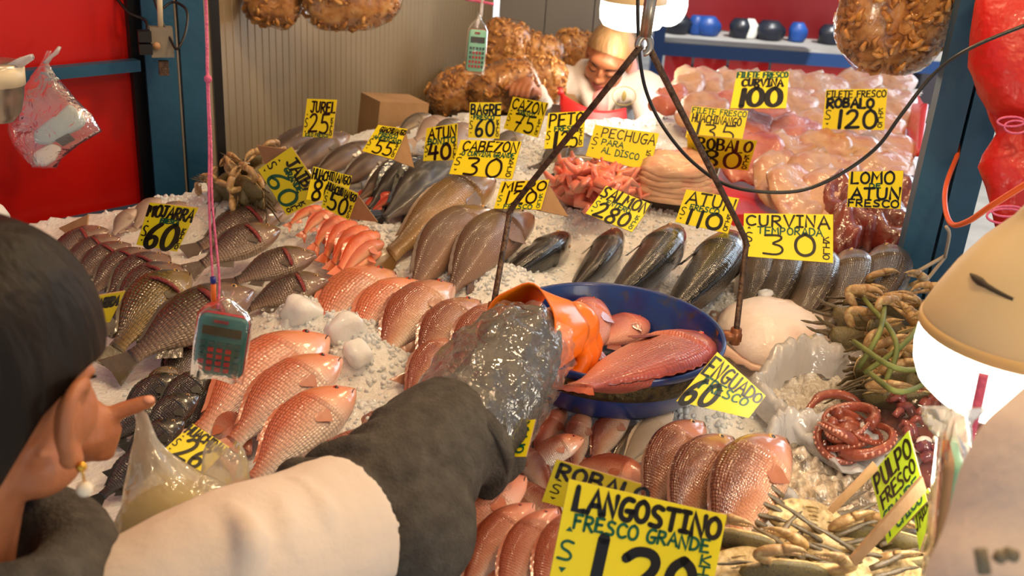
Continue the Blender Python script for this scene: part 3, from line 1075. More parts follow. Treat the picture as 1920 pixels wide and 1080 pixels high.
# ---- middle: goatfish, croaker, groupers, salmon
for k, (h, t, hh) in enumerate([((605, 388), (535, 430), .06), ((628, 396), (562, 450), .06), ((650, 408), (585, 476), .06), ((668, 418), (604, 500), .06), ((690, 428), (618, 516), .065), ((710, 438), (628, 526), .07), ((718, 454), (634, 532), .065), ((714, 472), (638, 538), .055), ((704, 490), (642, 542), .045)]):
    fish('orange', h, t, hh, hh - .02, 55, 'slim orange goatfish in the fan below the huachinango cards, %s from the left' % ORD[k], group='orange goatfish fan', fat=1.25, sink=.0)
for k, (h, t, hh) in enumerate([((708, 352), (650, 388), .05), ((738, 362), (668, 398), .055), ((752, 366), (690, 402), .06)]):
    fish('scarlet', h, t, hh, hh - .015, 50, 'scarlet goatfish right of the huachinango cards, %s of three' % ('left', 'middle', 'right')[k], fat=1.3)
fish('cabezon', (925, 338), (690, 520), .07, .04, 45, 'big yellowish croaker lying in ice below the cabezon card', fat=.82)
for k, (h, t) in enumerate([((928, 398), (790, 555)), ((998, 405), (860, 560))]):
    fish('grouper', h, (t[0] + .3 * (t[0] - h[0]), t[1] + .3 * (t[1] - h[1])), .075, .03, 50, 'brown grouper below the mero card, %s of the two' % ('left', 'right')[k], fat=1.0)
fish('grouper', (905, 440), (840, 545), .04, .03, 60, 'dark grouper belly showing between the two brown groupers', fat=.9)
for k, (h, t, hh) in enumerate([((1068, 440), (905, 545), .035), ((1160, 432), (1065, 545), .04), ((1272, 428), (1130, 570), .075), ((1375, 440), (1235, 600), .085)]):
    fish('salmon', h, (t[0] + .4 * (t[0] - h[0]), t[1] + .4 * (t[1] - h[1])), hh + .01, hh - .03, -42, 'dark backed salmon in the ice below the salmon and atun cards, %s from the left' % ORD[k], fat=1.0)
# ---- right: grey croakers
for k, (h, t, hh) in enumerate([((1418, 462), (1350, 650), .06), ((1470, 466), (1385, 660), .07), ((1535, 470), (1440, 680), .08), ((1595, 474), (1495, 700), .085), ((1662, 466), (1540, 690), .10)]):
    fish('curvina', h, t, hh, hh - .045, -42, 'grey croaker under the curvina temporada card, %s from the left' % ORD[k], fat=1.05)
fish('jack', (1600, 430), (1520, 520), .05, .03, 40, 'dark fish end poking out behind the curvina temporada card')
# ---- back left: jacks and bonitos
for k, (h, t, hh) in enumerate([((625, 236), (455, 345), .08), ((655, 252), (505, 350), .08), ((700, 268), (560, 352), .075), ((745, 280), (605, 372), .075), ((790, 292), (648, 395), .075)]):
    fish('jack', h, t, hh, hh - .02, 50, 'brown jack on the heap by the beige wall, %s from the left' % ORD[k], group='brown jacks by the wall', fat=.9)
for k, (h, t, hh) in enumerate([((830, 305), (665, 420), .06), ((875, 308), (690, 440), .065)]):
    fish('tuna', h, t, hh, hh - .02, 40, 'dark shiny bonito left of the cabezon card, %s of the two' % ('left', 'right')[k], fat=1.1)
for k, (h, t, hh) in enumerate([((808, 215), (735, 262), .09), ((838, 222), (768, 272), .09), ((862, 226), (800, 285), .085), ((885, 236), (830, 300), .08)]):
    fish('pale' if k % 2 else 'curvina', h, t, hh, hh - .02, 50, 'grey catfish behind the atun bonito card, %s from the left' % ORD[k], group='grey catfish at the back')
for k, (h, t, hh) in enumerate([((1128, 262), (1045, 345), .06), ((1098, 258), (1000, 330), .05), ((985, 250), (900, 300), .06)]):
    fish('curvina', h, t, hh, hh - .02, 40, ('grey silvery fish left of the pechuga card', 'grey silvery fish under the peto card', 'grey silvery fish behind the cabezon card')[k])
# ------------------------------------------------------------------ hand painted price cards
GL = {   # marker strokes on a 0-10 grid, y downwards; ~ marks a rounded stroke
    'A': '0,10 3.5,0 7,10|1.6,6.4 5.6,6.2', 'B': '.5,0 .5,10|~.5,0 5,.2 5.6,2.4 4.6,4.4 .8,4.8|~.8,4.8 5.6,5 6.4,7.4 5.4,9.6 .5,10',
    'C': '~6.2,1.6 4,0 1.2,1.4 0,5 1.2,8.8 3.8,10 6.4,8.6', 'D': '.5,0 .5,10|~.5,0 5,.8 7,5 5,9.2 .5,10', 'E': '6,0 .6,.2 .5,10 6.2,9.8|.6,4.8 5,4.7',
    'F': '6,0 .6,.2 .5,10|.6,4.6 4.8,4.4', 'G': '~6,.8 3,.2 .6,3 .4,8 3,10 6,9.4 6,6|3.4,5.8 7,5.6', 'H': '.5,0 .5,10|6.2,0 6.2,10|.5,5 6.2,4.8', 'I': '0,0 4,0|2,0 2,10|0,10 4,10',
    'J': '1,0 6,0|~4,0 4,7 3.6,9.4 2,10 0,8.4', 'K': '.5,0 .5,10|5.6,0 .6,5.4 6,10', 'L': '.6,0 .5,10 5.6,9.8', 'M': '0,10 .8,0 3.8,6 6.8,0 7.6,10', 'N': '.3,10 .5,0 6,10 6.4,0',
    'O': '~3.4,0 .8,1.6 0,5 .8,8.6 3.4,10 6,8.6 6.8,5 6,1.6 3.6,0', 'P': '.6,0 .5,10|~.6,.2 5,.2 6.2,2.8 4.8,5.2 .6,5.6', 'Q': '~3.4,0 .8,1.6 0,5 .8,8.6 3.4,10 6,8.6 6.8,5 6,1.6 3.6,0|4,7 7,10.6',
    'R': '.6,0 .5,10|~.6,.2 5,.2 6,2.6 4.8,4.8 .7,5.2|2.4,5.2 6.4,10', 'S': '~5.8,1 3,0 .8,1.6 1.2,4 4.6,5.4 6,7.6 4.6,9.8 .2,9.2', 'T': '0,.2 6.6,0|3.3,.1 3.2,10', 'U': '~.4,0 .4,7 1.6,9.6 3.4,10 5.4,9.4 6.2,7 6.2,0',
    'V': '0,0 3.3,10 6.6,0', 'X': '0,0 6.4,10|6.2,0 .2,10', 'Y': '0,0 3.2,4.6 6.4,0|3.2,4.6 3.2,10', 'Z': '.2,.2 6.2,0 0,10 6.4,9.8',
    '0': '~3.2,0 .7,1.8 0,5.2 .8,8.6 3.2,10 5.8,8.4 6.4,5 5.6,1.6 3.2,0', '1': '1.8,0 1.6,10', '2': '~.4,2 2,.2 4.8,.4 5.6,3 3.6,6.4 .2,9.8|.2,9.8 6.4,9.4', '3': '~.6,.6 5,.2 5.4,2.4 2.2,4.6 5.2,5.4 5.8,8 4.2,10 .2,9.6',
    '4': '1.4,0 .2,6.4 6,6|4.6,2 4.4,10', '5': '5.8,0 1.4,.3 1,4.4|~1,4.4 4,3.8 6,6 5.4,9 3,10 .2,9.2', '6': '~5,0 2,2.6 .4,6 .8,9.2 3,10 5.4,8.8 5.4,6 3.2,5 .8,6.6', '7': '0,.2 6.2,0 2.4,10|1.6,5 5,5',
    '8': '~3.2,0 .8,1.2 1,3.6 3.2,4.8 5.8,6.8 5.4,9.4 3.2,10 .8,9.4 .6,6.8 3.2,4.8 5.4,3.4 5.4,1 3.2,0', '$': '~5.8,1.4 3,.6 .8,2 1.2,4.2 4.6,5.4 6,7.4 4.6,9.2 .2,8.6', '.': '1,9.4 1.4,10', '^': 'T3,2 0,8 6,8', 'v': 'T0,2 6,2 3,8', '-': '.5,5 5,5', ' ': '',
}
GW = {'M': 7.6, 'I': 4, '1': 3, '.': 2.2, ' ': 4, 'J': 6, 'L': 5.6, 'F': 6}


def chaikin(p, it=2):
    for _ in range(it):
        q = [p[0]]
        for a, b in zip(p, p[1:]):
            q += [(a[0] * .75 + b[0] * .25, a[1] * .75 + b[1] * .25), (a[0] * .25 + b[0] * .75, a[1] * .25 + b[1] * .75)]
        q.append(p[-1])
        p = q
    return p


def glyph(ch):
    out = []
    for s in GL[ch].split('|'):
        if not s:
            continue
        f = s[0]
        if f in '~T':
            s = s[1:]
        pts = [tuple(float(c) for c in q.split(',')) for q in s.split()]
        out.append((f == 'T', chaikin(pts) if f == '~' else pts))
    return out


def text_strokes(text, u0, v0, u1, v1, rnd, stack=False, slant=0.0):
    """list of (filled?, [(u, v)...]) in the card's own 0-1 square"""
    res = []
    if stack:
        n = len(text)
        for i, ch in enumerate(text):
            a = v0 + (v1 - v0) * i / n
            res += text_strokes(ch, u0, a, u1, a + (v1 - v0) / n * .78, rnd)
        return res
    ws = [GW.get(c, 6.6) for c in text]
    tot = sum(ws) + 1.7 * (len(text) - 1)
    x = 0
    for ch, w in zip(text, ws):
        dy = rnd.uniform(-.4, .4); sc = rnd.uniform(.93, 1.05)
        for fl, pts in glyph(ch):
            q = []
            for px, py in pts:
                gx = x + px * sc + slant * (10 - py) / 10
                q.append((u0 + (u1 - u0) * gx / tot, v0 + (v1 - v0) * (py * sc + dy) / 10))
            res.append((fl, q))
        x += w + 1.7
    return res


def ribbon(mb, q, w, pt, asp):
    """flat marker stroke of half width w (in card heights) with round ends"""
    pts = [V((a * asp, b, 0)) for a, b in q]
    L, R = [], []
    n = len(pts)
    for i, p in enumerate(pts):
        t = pts[min(i + 1, n - 1)] - pts[max(i - 1, 0)]
        if t.length < 1e-9:
            t = V((1, 0, 0))
        t.normalize()
        k = 1
        if 0 < i < n - 1:
            a, b = (pts[i] - pts[i - 1]), (pts[i + 1] - pts[i])
            if a.length > 1e-9 and b.length > 1e-9:
                c = max(-1, min(1, a.normalized().dot(b.normalized())))
                k = min(1 / max(math.sqrt((1 + c) / 2), .5), 1.6)
        m = V((-t.y, t.x, 0)) * w * k
        L.append(p + m); R.append(p - m)
    vs = L + R
    fs = [(i, i + 1, n + i + 1, n + i) for i in range(n - 1)]
    for c in (pts[0], pts[-1]):
        o = len(vs)
        vs += [c + V((math.cos(PI * k / 4), math.sin(PI * k / 4), 0)) * w for k in range(8)]
        fs.append(tuple(range(o, o + 8)))
    mb.add([pt(p.x / asp, p.y) for p in vs], fs)


def best_plane(quad, c):
    """the card plane through c on which the four image corners make the squarest rectangle"""
    toc = (CAM - c).normalized()
    best = None
    rs = [ray(*q) for q in quad]
    base = toc.to_track_quat('Z', 'Y').to_matrix()
    for ya in range(-60, 61, 6):
        for pi in range(-60, 61, 6):
            nrm = base @ (Euler((math.radians(pi), math.radians(ya), 0)).to_matrix() @ V((0, 0, 1)))
            try:
                pts = [CAM + r * ((c - CAM).dot(nrm) / r.dot(nrm)) for r in rs]
            except ZeroDivisionError:
                continue
            e = [pts[1] - pts[0], pts[2] - pts[1], pts[3] - pts[2], pts[0] - pts[3]]
            if min(x.length for x in e) < 1e-4:
                continue
            err = sum(abs(e[i].normalized().dot(e[(i + 1) % 4].normalized())) for i in range(4))
            err += abs(e[0].length / e[2].length - 1) + abs(e[1].length / e[3].length - 1)
            ar = e[1].length / e[0].length
            err += .5 * max(0, max(ar, 1 / ar) - 1.7) + .0022 * (abs(ya) + abs(pi))
            if best is None or err < best[0]:
                best = (err, pts, nrm)
    return best[1], best[2]


def card(quad, d, lines, label, color='yellow', back=True, seed=1, tri='black', ds=True, kilo=True, sdollar=(.03, .5, .13, .78), prop=False, curl=.0, lift=.125):
    """quad: image corners TL TR BR BL of the card; d its distance"""
    rnd = random.Random(seed)
    cx, cy = sum(q[0] for q in quad) / 4, sum(q[1] for q in quad) / 4
    lo = ((quad[2][0] + quad[3][0]) / 2, (quad[2][1] + quad[3][1]) / 2)
    d = min(d, proj(T(*lo, lift))[2])
    c = P(cx, cy, d)
    pts, nrm = best_plane(quad, c)
    if nrm.dot(CAM - c) < 0:
        nrm = -nrm
    root = empty('price_card', c, label, 'price sign', 'yellow price cards')
    TL, TR, BR, BL = [p - c for p in pts]
    wid, hei = ((TR - TL).length + (BR - BL).length) / 2, ((BL - TL).length + (BR - TR).length) / 2
    asp = wid / hei

    def pt(u, v, h=.0006):
        return TL.lerp(TR, u).lerp(BL.lerp(BR, u), v) + nrm * (h + curl * math.sin(PI * v) * wid)
    mb = MB()
    g = 6
    f1 = MB().grid(lambda u, v: pt(u, v, 0), g, g)
    mb.add(f1.v, f1.f)
    f2 = MB().grid(lambda u, v: pt(u, v, -.0016), g, g)
    mb.add(f2.v, f2.f, mi=1)
    # rim
    rim = [(i / g, 0) for i in range(g)] + [(1, i / g) for i in range(g)] + [(1 - i / g, 1) for i in range(g)] + [(0, 1 - i / g) for i in range(g)]
    a = [pt(u, v, 0) for u, v in rim]; b = [pt(u, v, -.0016) for u, v in rim]
    mb.rings([a, b], cap=False, mi=1)
    mb.link('card_board', [M[color], M['card']], root, smooth=False)
    inks = {}
    items = list(lines)
    if ds:
        u0, v0, u1, v1 = sdollar
        items += [('$', u0, v0, u1, v1, tri, .016), ('^', u0 + .02, v0 - .13, u1 - .02, v0 - .05, tri, 0), ('v', u0 + .02, v1 + .05, u1 - .02, v1 + .13, tri, 0)]
    if kilo:
        items += [('KILO', .89, .48, .96, .97, 'black' if tri == 'black' else 'green', .014, 'stack')]
    for it in items:
        text, u0, v0, u1, v1, ink, w = it[:7]
        mbk = inks.setdefault(ink, MB())
        for fl, q in text_strokes(text, u0, v0, u1, v1, rnd, 'stack' in it[7:], 1.2 if 'slant' in it[7:] else 0):
            if fl:
                mbk.add([pt(u, v) for u, v in q], [tuple(range(len(q)))])
            else:
                ribbon(mbk, q, w * .85, pt, asp)
    for ink, mbk in inks.items():
        if mbk.v:
            o = mbk.link('lettering', M['ink' if ink == 'black' else 'green_ink'], root, smooth=False)
            if len(inks) > 1:
                o['label'] = ink + ' painted lettering'
    if prop:                                      # folded cardboard leg behind
        q = MB()
        s = prop if isinstance(prop, float) else 1.0
        top = pt(.95, .05, -.002) if s > 0 else pt(.05, .05, -.002)
        lo = pt(.9, 1.0, -.002)
        out = top - nrm * .03 + (TR - TL).normalized() * .045 * s + (BL - TL) * .95
        th = nrm * .002
        q.rings([[top, lo, out], [top - th, lo - th, out - th]])
        q.link('cardboard_leg', M['card'], root, smooth=False)
    return root


K, G = 'black', 'green'
card([(1067, 898), (1363, 966), (1330, 1132), (1028, 1094)], .98, [('LANGOSTINO', .06, .06, .97, .28, K, .032, 'x'), ('FRESCO GRANDE', .08, .31, .93, .45, G, .018), ('1', .22, .50, .32, 1.03, K, .075), ('2', .42, .54, .66, 1.03, K, .062), ('0', .71, .57, .87, 1.03, K, .062)],
     'big yellow card reading LANGOSTINO FRESCO GRANDE at the front edge', seed=3, tri='green', sdollar=(.02, .55, .11, .76))
card([(1043, 862), (1203, 908), (1170, 985), (1016, 940)], 1.03, [('ROBALO', .06, .06, 1.12, .40, K, .042), ('1', .30, .46, .40, .92, G, .10), ('20', .55, .46, .95, .95, G, .05)],
     'yellow ROBALO card half hidden behind the LANGOSTINO card', seed=4, kilo=False, sdollar=(.05, .5, .17, .76))
card([(898, 800), (1004, 786), (986, 856), (880, 858)], 1.13, [('KILO', .80, .06, .93, .95, G, .03, 'stack'), ('50', .15, .3, .7, .95, K, .06)],
     'yellow card edge with green KILO peeking out beside the plastic sleeve', seed=5, ds=False, kilo=False)
card([(1345, 660), (1436, 742), (1404, 784), (1268, 752)], 1.36, [('ENGUADO', .02, .06, .98, .40, K, .03), ('FRESCO', .12, .42, .84, .66, G, .026), ('60', .02, .48, .44, 1.02, K, .06)],
     'yellow ENGUADO FRESCO card on the ice right of the blue pan', seed=6, ds=False, kilo=False)
card([(1395, 400), (1562, 402), (1562, 493), (1393, 480)], 1.86, [('CURVINA', .03, .05, .95, .30, K, .026), ('TEMPORADA', .16, .31, .88, .47, G, .018), ('3', .22, .47, .50, .95, K, .026), ('0', .58, .46, .82, .95, K, .035)],
     'yellow CURVINA TEMPORADA card priced 30 above the grey croakers', seed=7, sdollar=(.02, .42, .11, .68))
card([(1287, 355), (1386, 372), (1365, 438), (1266, 416)], 2.0, [('ATUN', .08, .05, .97, .40, K, .032), ('FRESCO', .18, .40, .72, .56, G, .02), ('110', .16, .55, .84, 1.0, K, .055)],
     'yellow ATUN FRESCO card priced 110 on ice above the dark salmon', seed=8)
card([(1137, 348), (1222, 383), (1185, 435), (1098, 400)], 2.02, [('SALMON', .02, .02, 1.0, .38, K, .035), ('ENTERO', .22, .38, .72, .52, G, .02), ('280', .14, .52, .84, 1.0, K, .045)],
     'tilted yellow SALMON ENTERO card priced 280', seed=9, tri='green')
card([(940, 340), (1030, 337), (1014, 393), (926, 391)], 2.18, [('MERO', .08, .05, .98, .38, K, .035), ('120', .18, .38, .86, .82, K, .04), ('FRESCO', .2, .84, .8, .99, G, .02)],
     'yellow MERO card priced 120 crossed by the scale wire', seed=10, tri='green', prop=1.0)
card([(864, 262), (978, 265), (960, 336), (842, 326)], 2.42, [('CABEZON', .08, .04, .97, .32, K, .026), ('O CURVINA GRANDE', .10, .33, .95, .46, G, .018), ('3', .22, .48, .46, .98, K, .036), ('0', .56, .48, .80, .98, K, .036)],
     'yellow CABEZON card priced 30 on the yellowish croaker', seed=11)
card([(1116, 234), (1236, 250), (1217, 321), (1098, 292)], 2.42, [('PECHUGA', .14, .06, .97, .34, K, .02), ('PARA', .18, .40, .52, .56, G, .018), ('AL DISCO', .22, .62, .80, .80, G, .018)],
     'large yellow PECHUGA card behind the salmon coloured strips', seed=12, sdollar=(.03, .36, .12, .64))
card([(1028, 212), (1098, 208), (1093, 275), (1020, 279)], 2.7, [('PETO', .06, .05, .97, .38, K, .03), ('FRESCO', .22, .40, .86, .54, G, .02), ('1', .20, .56, .34, .98, K, .06), ('25', .42, .54, .86, .98, K, .03)],
     'yellow PETO FRESCO card priced 125 in front of the woman', seed=13)
card([(962, 181), (1028, 193), (1008, 258), (944, 241)], 2.82, [('CAZON', .06, .05, .98, .36, K, .035), ('FRESCO', .28, .36, .74, .50, G, .02), ('75', .24, .48, .84, .98, K, .036)],
     'tilted yellow CAZON FRESCO card priced 75', seed=14)
card([(881, 192), (940, 192), (936, 260), (878, 258)], 2.8, [('BAGRE', .05, .05, .99, .34, K, .032), ('FRESCO', .15, .36, .80, .48, G, .02), ('60', .22, .50, .84, .98, K, .042)],
     'yellow BAGRE FRESCO card priced 60 in front of the shrimp bags', seed=15)
card([(800, 240), (858, 231), (857, 300), (793, 302)], 2.62, [('ATUN', .10, .06, .96, .36, K, .035), ('BONITO', .10, .36, .94, .52, G, .026), ('40', .16, .52, .82, .98, K, .055)],
     'yellow ATUN BONITO card priced 40', seed=16)
card([(709, 234), (764, 242), (738, 299), (679, 283)], 2.6, [('GUACHINANGO', .16, .05, 1.0, .22, K, .022), ('FRESCO', .2, .24, .8, .36, G, .02), ('AMERICANO', .1, .38, .98, .50, G, .02), ('55', .28, .52, .86, .96, K, .032)],
     'tilted yellow card priced 55 on the brown jacks', seed=17, prop=1.0)
card([(576, 185), (632, 187), (623, 259), (567, 256)], 2.62, [('JUREL', .18, .08, .98, .36, K, .03), ('25', .18, .38, .84, .88, K, .035), ('KILO FRESCO', .1, .90, .86, .99, G, .014)],
     'yellow JUREL card priced 25 standing against the beige wall', seed=18)
card([(546, 275), (612, 370), (538, 404), (484, 318)], 2.12, [('JAIBAS', .18, .05, .98, .32, K, .028), ('GRANDE', .25, .34, .72, .47, G, .02), ('60', .22, .50, .86, .98, G, .035)],
     'yellow JAIBAS GRANDE card priced 60 turned on its corner', seed=19, prop=-1.0)
card([(588, 312), (660, 330), (648, 380), (574, 374)], 2.14, [('HUACHINANGO', .02, .04, .98, .34, K, .032), ('80', .1, .36, .66, .98, K, .05)],
     'yellow HUACHINANGO card priced 80 behind the card priced 50', seed=20, ds=False, kilo=False)
card([(616, 338), (672, 363), (654, 413), (602, 388)], 2.08, [('HUACHINANGO', .02, .06, .98, .32, K, .026), ('50', .2, .34, .84, .98, K, .045)],
     'yellow HUACHINANGO card priced 50 above the orange goatfish', seed=21, prop=1.0)
card([(281, 380), (372, 390), (332, 472), (256, 459)], 1.78, [('MOJARRA', .02, .04, .97, .30, K, .026), ('FRESCA', .34, .31, .74, .41, G, .018), ('60', .16, .42, .84, 1.0, K, .055)],
     'yellow MOJARRA card priced 60 among the grey tilapia', seed=22)
card([(150, 560), (235, 546), (206, 604), (140, 610)], 1.40, [('MOJARRA', .05, .12, .95, .46, K, .035)],
     'yellow card corner showing beside the woman\'s dark hair', seed=23, ds=False, kilo=False)
card([(361, 794), (430, 838), (378, 892), (305, 845)], 1.18, [('HUACHINANGO', .02, .04, 1.3, .30, K, .03), ('26', .22, .34, .84, .98, K, .05)],
     'yellow HUACHINANGO card at the front left behind the plastic bag', seed=24, kilo=False)
card([(1382, 134), (1480, 134), (1474, 203), (1369, 203)], 2.98, [('FILETE FRESCO', .02, .02, .98, .18, G, .018), ('CURVINA', .14, .22, .90, .42, K, .026), ('1', .12, .50, .26, .96, K, .055), ('00', .30, .46, .90, .96, K, .055)],
     'yellow FILETE FRESCO CURVINA card priced 100 at the very back', seed=25, ds=False, kilo=False)
card([(1549, 168), (1664, 166), (1658, 244), (1541, 242)], 2.9, [('FILETE FRESCO', .02, .04, .98, .20, K, .018), ('ROBALO', .04, .24, .80, .46, K, .04), ('1', .22, .52, .34, .97, K, .055), ('20', .38, .50, .88, .97, K, .045)],
     'yellow FILETE FRESCO ROBALO card priced 120', seed=26)
card([(1298, 199), (1403, 208), (1390, 270), (1285, 258)], 2.6, [('FILETE FRESCO', .02, .03, .98, .20, G, .018), ('HUACHINANGO', .05, .24, .92, .48, K, .024), ('1', .12, .52, .26, .96, K, .05), ('35', .30, .50, .86, .96, K, .03)],
     'yellow FILETE FRESCO HUACHINANGO card priced 135', seed=27, ds=False, kilo=False)
card([(1288, 252), (1420, 264), (1402, 320), (1290, 310)], 2.5, [('ROBALO', .16, .06, .96, .42, K, .026), ('80', .26, .44, .84, .98, K, .035)],
     'yellow ROBALO card priced 80 crossed by the black cable', seed=28, sdollar=(.04, .5, .12, .8))
card([(1592, 322), (1694, 320), (1688, 392), (1588, 388)], 2.2, [('LOMO', .05, .02, .84, .34, K, .035), ('DE', .40, .34, .62, .46, G, .022), ('ATUN', .08, .46, .98, .76, K, .04), ('FRESCO', .02, .78, .96, .97, K, .028)],
     'yellow LOMO DE ATUN FRESCO card above the dark tuna meat', lift=.20, seed=29, ds=False, kilo=False)
card([(1632, 892), (1703, 808), (1738, 940), (1664, 1020)], 1.08, [('PULPO', .06, .06, .96, .32, K, .026), ('FRESCO', .10, .37, .96, .56, K, .020), ('GRANDE', .06, .62, .92, .76, G, .018), ('Y CHICO', .06, .82, .92, .95, G, .018)],
     'lime green PULPO FRESCO card standing between the seafood bags', color='lime', seed=30, ds=False, kilo=False)
card([(1712, 960), (1740, 915), (1752, 946), (1724, 1034)], 1.02, [('JAIBA', .06, .12, .94, .62, K, .04)],
     'narrow lime green card wedged beside the hanging calculator', color='lime', seed=31, ds=False, kilo=False)
# bare cardboard pieces
for quad, d, s in [([(165, 402), (160, 440), (112, 436), (100, 432)], 1.9, 'pale cardboard triangle standing behind the tilapia by the red wall'),
                   ([(1730, 894), (1738, 920), (1606, 1062), (1595, 1048)], .99, 'bent strip of corrugated cardboard in front of the PULPO card'),
                   ([(1640, 868), (1648, 880), (1562, 964), (1554, 958)], 1.10, 'corrugated cardboard edge left of the PULPO card')]:
    c = P(sum(q[0] for q in quad) / 4, sum(q[1] for q in quad) / 4, d)
    pts, nrm = best_plane(quad, c)
    mb = MB().rings([pts, [p - nrm * .003 for p in pts]])
    tag(mb.link('cardboard_piece', M['card'], smooth=False), s, 'cardboard')
# ------------------------------------------------------------------ hanging scale with the blue pan
PC = P(1147, 616, 1.43)                           # centre of the rim
RAD = .162
sc = empty('hanging_scale', PC, 'hanging scale with a blue enamel pan hung from two dark wires', 'scale')
o = MB().lathe([(.0, -.073), (.100, -.073), (.122, -.070), (.132, -.062), (.150, -.022), (.156, .0), (.158, .004), (.162, .004), (.163, 0), (.160, -.006), (.154, -.026), (.138, -.066), (.126, -.077), (.0, -.079)], 72)
o.link('pan', M['blue_enamel'], sc)
MB().lathe([(.1597, -.008), (.1600, -.010), (.1555, -.026), (.1512, -.036), (.1505, -.034), (.1535, -.024), (.1585, -.008)], 72).link('dirty_band', M['dirt_band'], sc)
hk = proj(PC)
# point straight above the pan at the height where the hook hangs
h = .2
while proj(PC + V((0, 0, h)))[1] > 88:
    h += .002
HK = V((0, 0, h))
side = (RT - V((0, 0, 1)) * RT.z).normalized()
bl, br = -side * .172 + V((0, .012, .012)), side * .182 + V((0, .012, -.006))
dk = proj(PC)[2]
kl, kr = P(957, 392, 1.52) - PC, P(1400, 452, 1.52) - PC
for nm, a in (('l', (HK + V((-.004, 0, 0)), kl, bl + V((0, 0, .006)))), ('r', (HK + V((.006, 0, 0)), kr, br + V((0, 0, .01))))):
    pts = [a[0], a[0].lerp(a[1], .5), a[1].lerp(a[0], .08), a[1].lerp(a[2], .04), a[1].lerp(a[2], .12), a[2]]
    MB().tube(curve(pts, 5), .0046, 8).link('wire', M['rust'], sc)
for b, s in ((bl, -1), (br, 1)):
    mb = MB().box(b - side * s * .010, (.036, .014, .012), (0, 0, 0))
    mb.tube([b + V((0, 0, .012)), b + V((0, 0, -.012))], .008, 10)
    mb.link('bracket', M['brown_metal'], sc)
# hook, its bar and the yellowish scale body above
hp = []
for k in range(15):
    t = k / 14
    a = -PI * .5 + 2 * PI * .8 * t
    hp.append(HK + V((0.008 * math.cos(a), 0, .002 + .011 * math.sin(a))))
mb = MB().tube(hp, .0045, 8)
mb.tube([HK + V((0, 0, .012)), HK + V((.003, 0, .105))], [.0075, .0085], 12)
mb.link('hook', M['steel'], sc)
mb = MB()
mb.lathe([(.0, .105), (.024, .105), (.042, .135), (.045, .19), (.0, .19)], 6, HK)
mb.link('scale_body', mat('olive_metal', [(92, 84, 50)], 3, .5), sc, smooth=False)
mb = MB().lathe([(.0, -.01), (.10, -.01), (.10, .02), (.0, .02)], 40, HK + V((0, 0, .32)), V((0, -1, 0)))
mb.beam(HK + V((0, 0, .18)), HK + V((0, 0, 1.3)), .02, .02, up=V((0, 1, 0)))
mb.link('dial', M['cream'], sc)
# fish in the pan
pz = -.073


def panp(px, py, h):
    r = ray(px, py)
    z = PC.z + pz + h
    return CAM + r * ((z - CAM.z) / r.z)


fish('pan', panp(1316, 640, .036), panp(1026, 738, .10), 0, 0, -70, 'red snapper lying across the front of the blue pan', fat=1.12)
fish('pan', panp(1215, 605, .03), panp(1090, 655, .03), 0, 0, 70, 'small red fish at the back of the blue pan', fat=1.3)
fish('pan', panp(1120, 566, .05), panp(1075, 700, .035), 0, 0, 60, 'dark rose snapper under the orange glove in the blue pan', fat=1.1)
# ------------------------------------------------------------------ the big bulb lamp at the right
LP = P(1903, 640, .95)
lamp = empty('bulb_lamp', LP, 'large cream bulb lamp with glowing white diffuser, hanging at the right', 'lamp')
mb = MB().lathe([(.0, .19), (.020, .19), (.022, .135), (.030, .120), (.050, .095), (.068, .065), (.080, .038), (.0865, .020), (.0875, .010), (.084, .006)], 48)
mb.link('bulb_body', mat('lamp_cream', [(214, 190, 140), (226, 204, 160)], 5, .45, .06), lamp)
mb = MB().lathe([(.0866, .016), (.0890, .014), (.0892, .006), (.0866, .004)], 48)
mb.link('seam_ring', mat('lamp_seam', [(216, 182, 120)], 1, .4), lamp)
glow = mat('glowing_diffuser', [(255, 248, 232)], 1, .4, emis=4)
mb = MB().lathe([(.084, .006), (.087, .0), (.0875, -.018), (.085, -.034), (.078, -.050), (.064, -.062), (.040, -.070), (.0, -.072)], 48)
mb.link('diffuser', glow, lamp)
mb = MB().tube([V((0, 0, .18)), V((0, 0, .30)), V((.01, 0, .95))], [.024, .018, .006], 12)
mb.link('socket', M['dark'], lamp)
# a dark smear across the body
sm = []
for k in range(13):
    t = k / 12
    a = -2.95 + 1.25 * t
    rr, z = .066 - .030 * t * .0, .070 - .012 * t
    sm.append(V((rr * math.cos(a), rr * math.sin(a), z)))
MB().tube(sm, [.001, .003, .004, .003, .003, .003, .003, .003, .0025, .002, .002, .0015, .001], 6).link('smear', mat('smear', [(60, 50, 36)], 1, .7), lamp)
light('bulb_lamp_light', 'POINT', LP + V((-.02, .0, -.14)), 1.6, (1, .88, .70), .05)
# second lamp over the woman
L2 = P(1188, 8, 3.15)
lamp = empty('bulb_lamp', L2, 'glowing bulb lamp hanging above the woman in the red apron', 'lamp')
mb = MB().lathe([(.0, .19), (.026, .19), (.030, .15), (.06, .11), (.095, .05), (.105, .018), (.104, .008)], 40)
mb.link('bulb_body', bpy.data.materials['lamp_cream'], lamp)
mb = MB().lathe([(.104, .008), (.105, -.02), (.102, -.05), (.090, -.068), (.06, -.078), (.0, -.082)], 40)
mb.link('diffuser', glow, lamp)
MB().tube([V((0, 0, .18)), V((0, 0, .9))], .006, 8).link('cord', M['black_cable'], lamp)
light('bulb_lamp_light', 'POINT', L2 + V((0, -.02, -.16)), 2.2, (1, .9, .74), .06)
L3 = P(1255, 8, 4.6)
lamp = empty('bulb_lamp', L3, 'far glowing bulb right of the scale hook', 'lamp')
MB().ball((0, 0, 0), (.085, .085, .10), 20, 12).link('diffuser', glow, lamp)
MB().tube([V((0, 0, .08)), V((0, 0, .9))], [.03, .006], 8).link('cord', M['black_cable'], lamp)
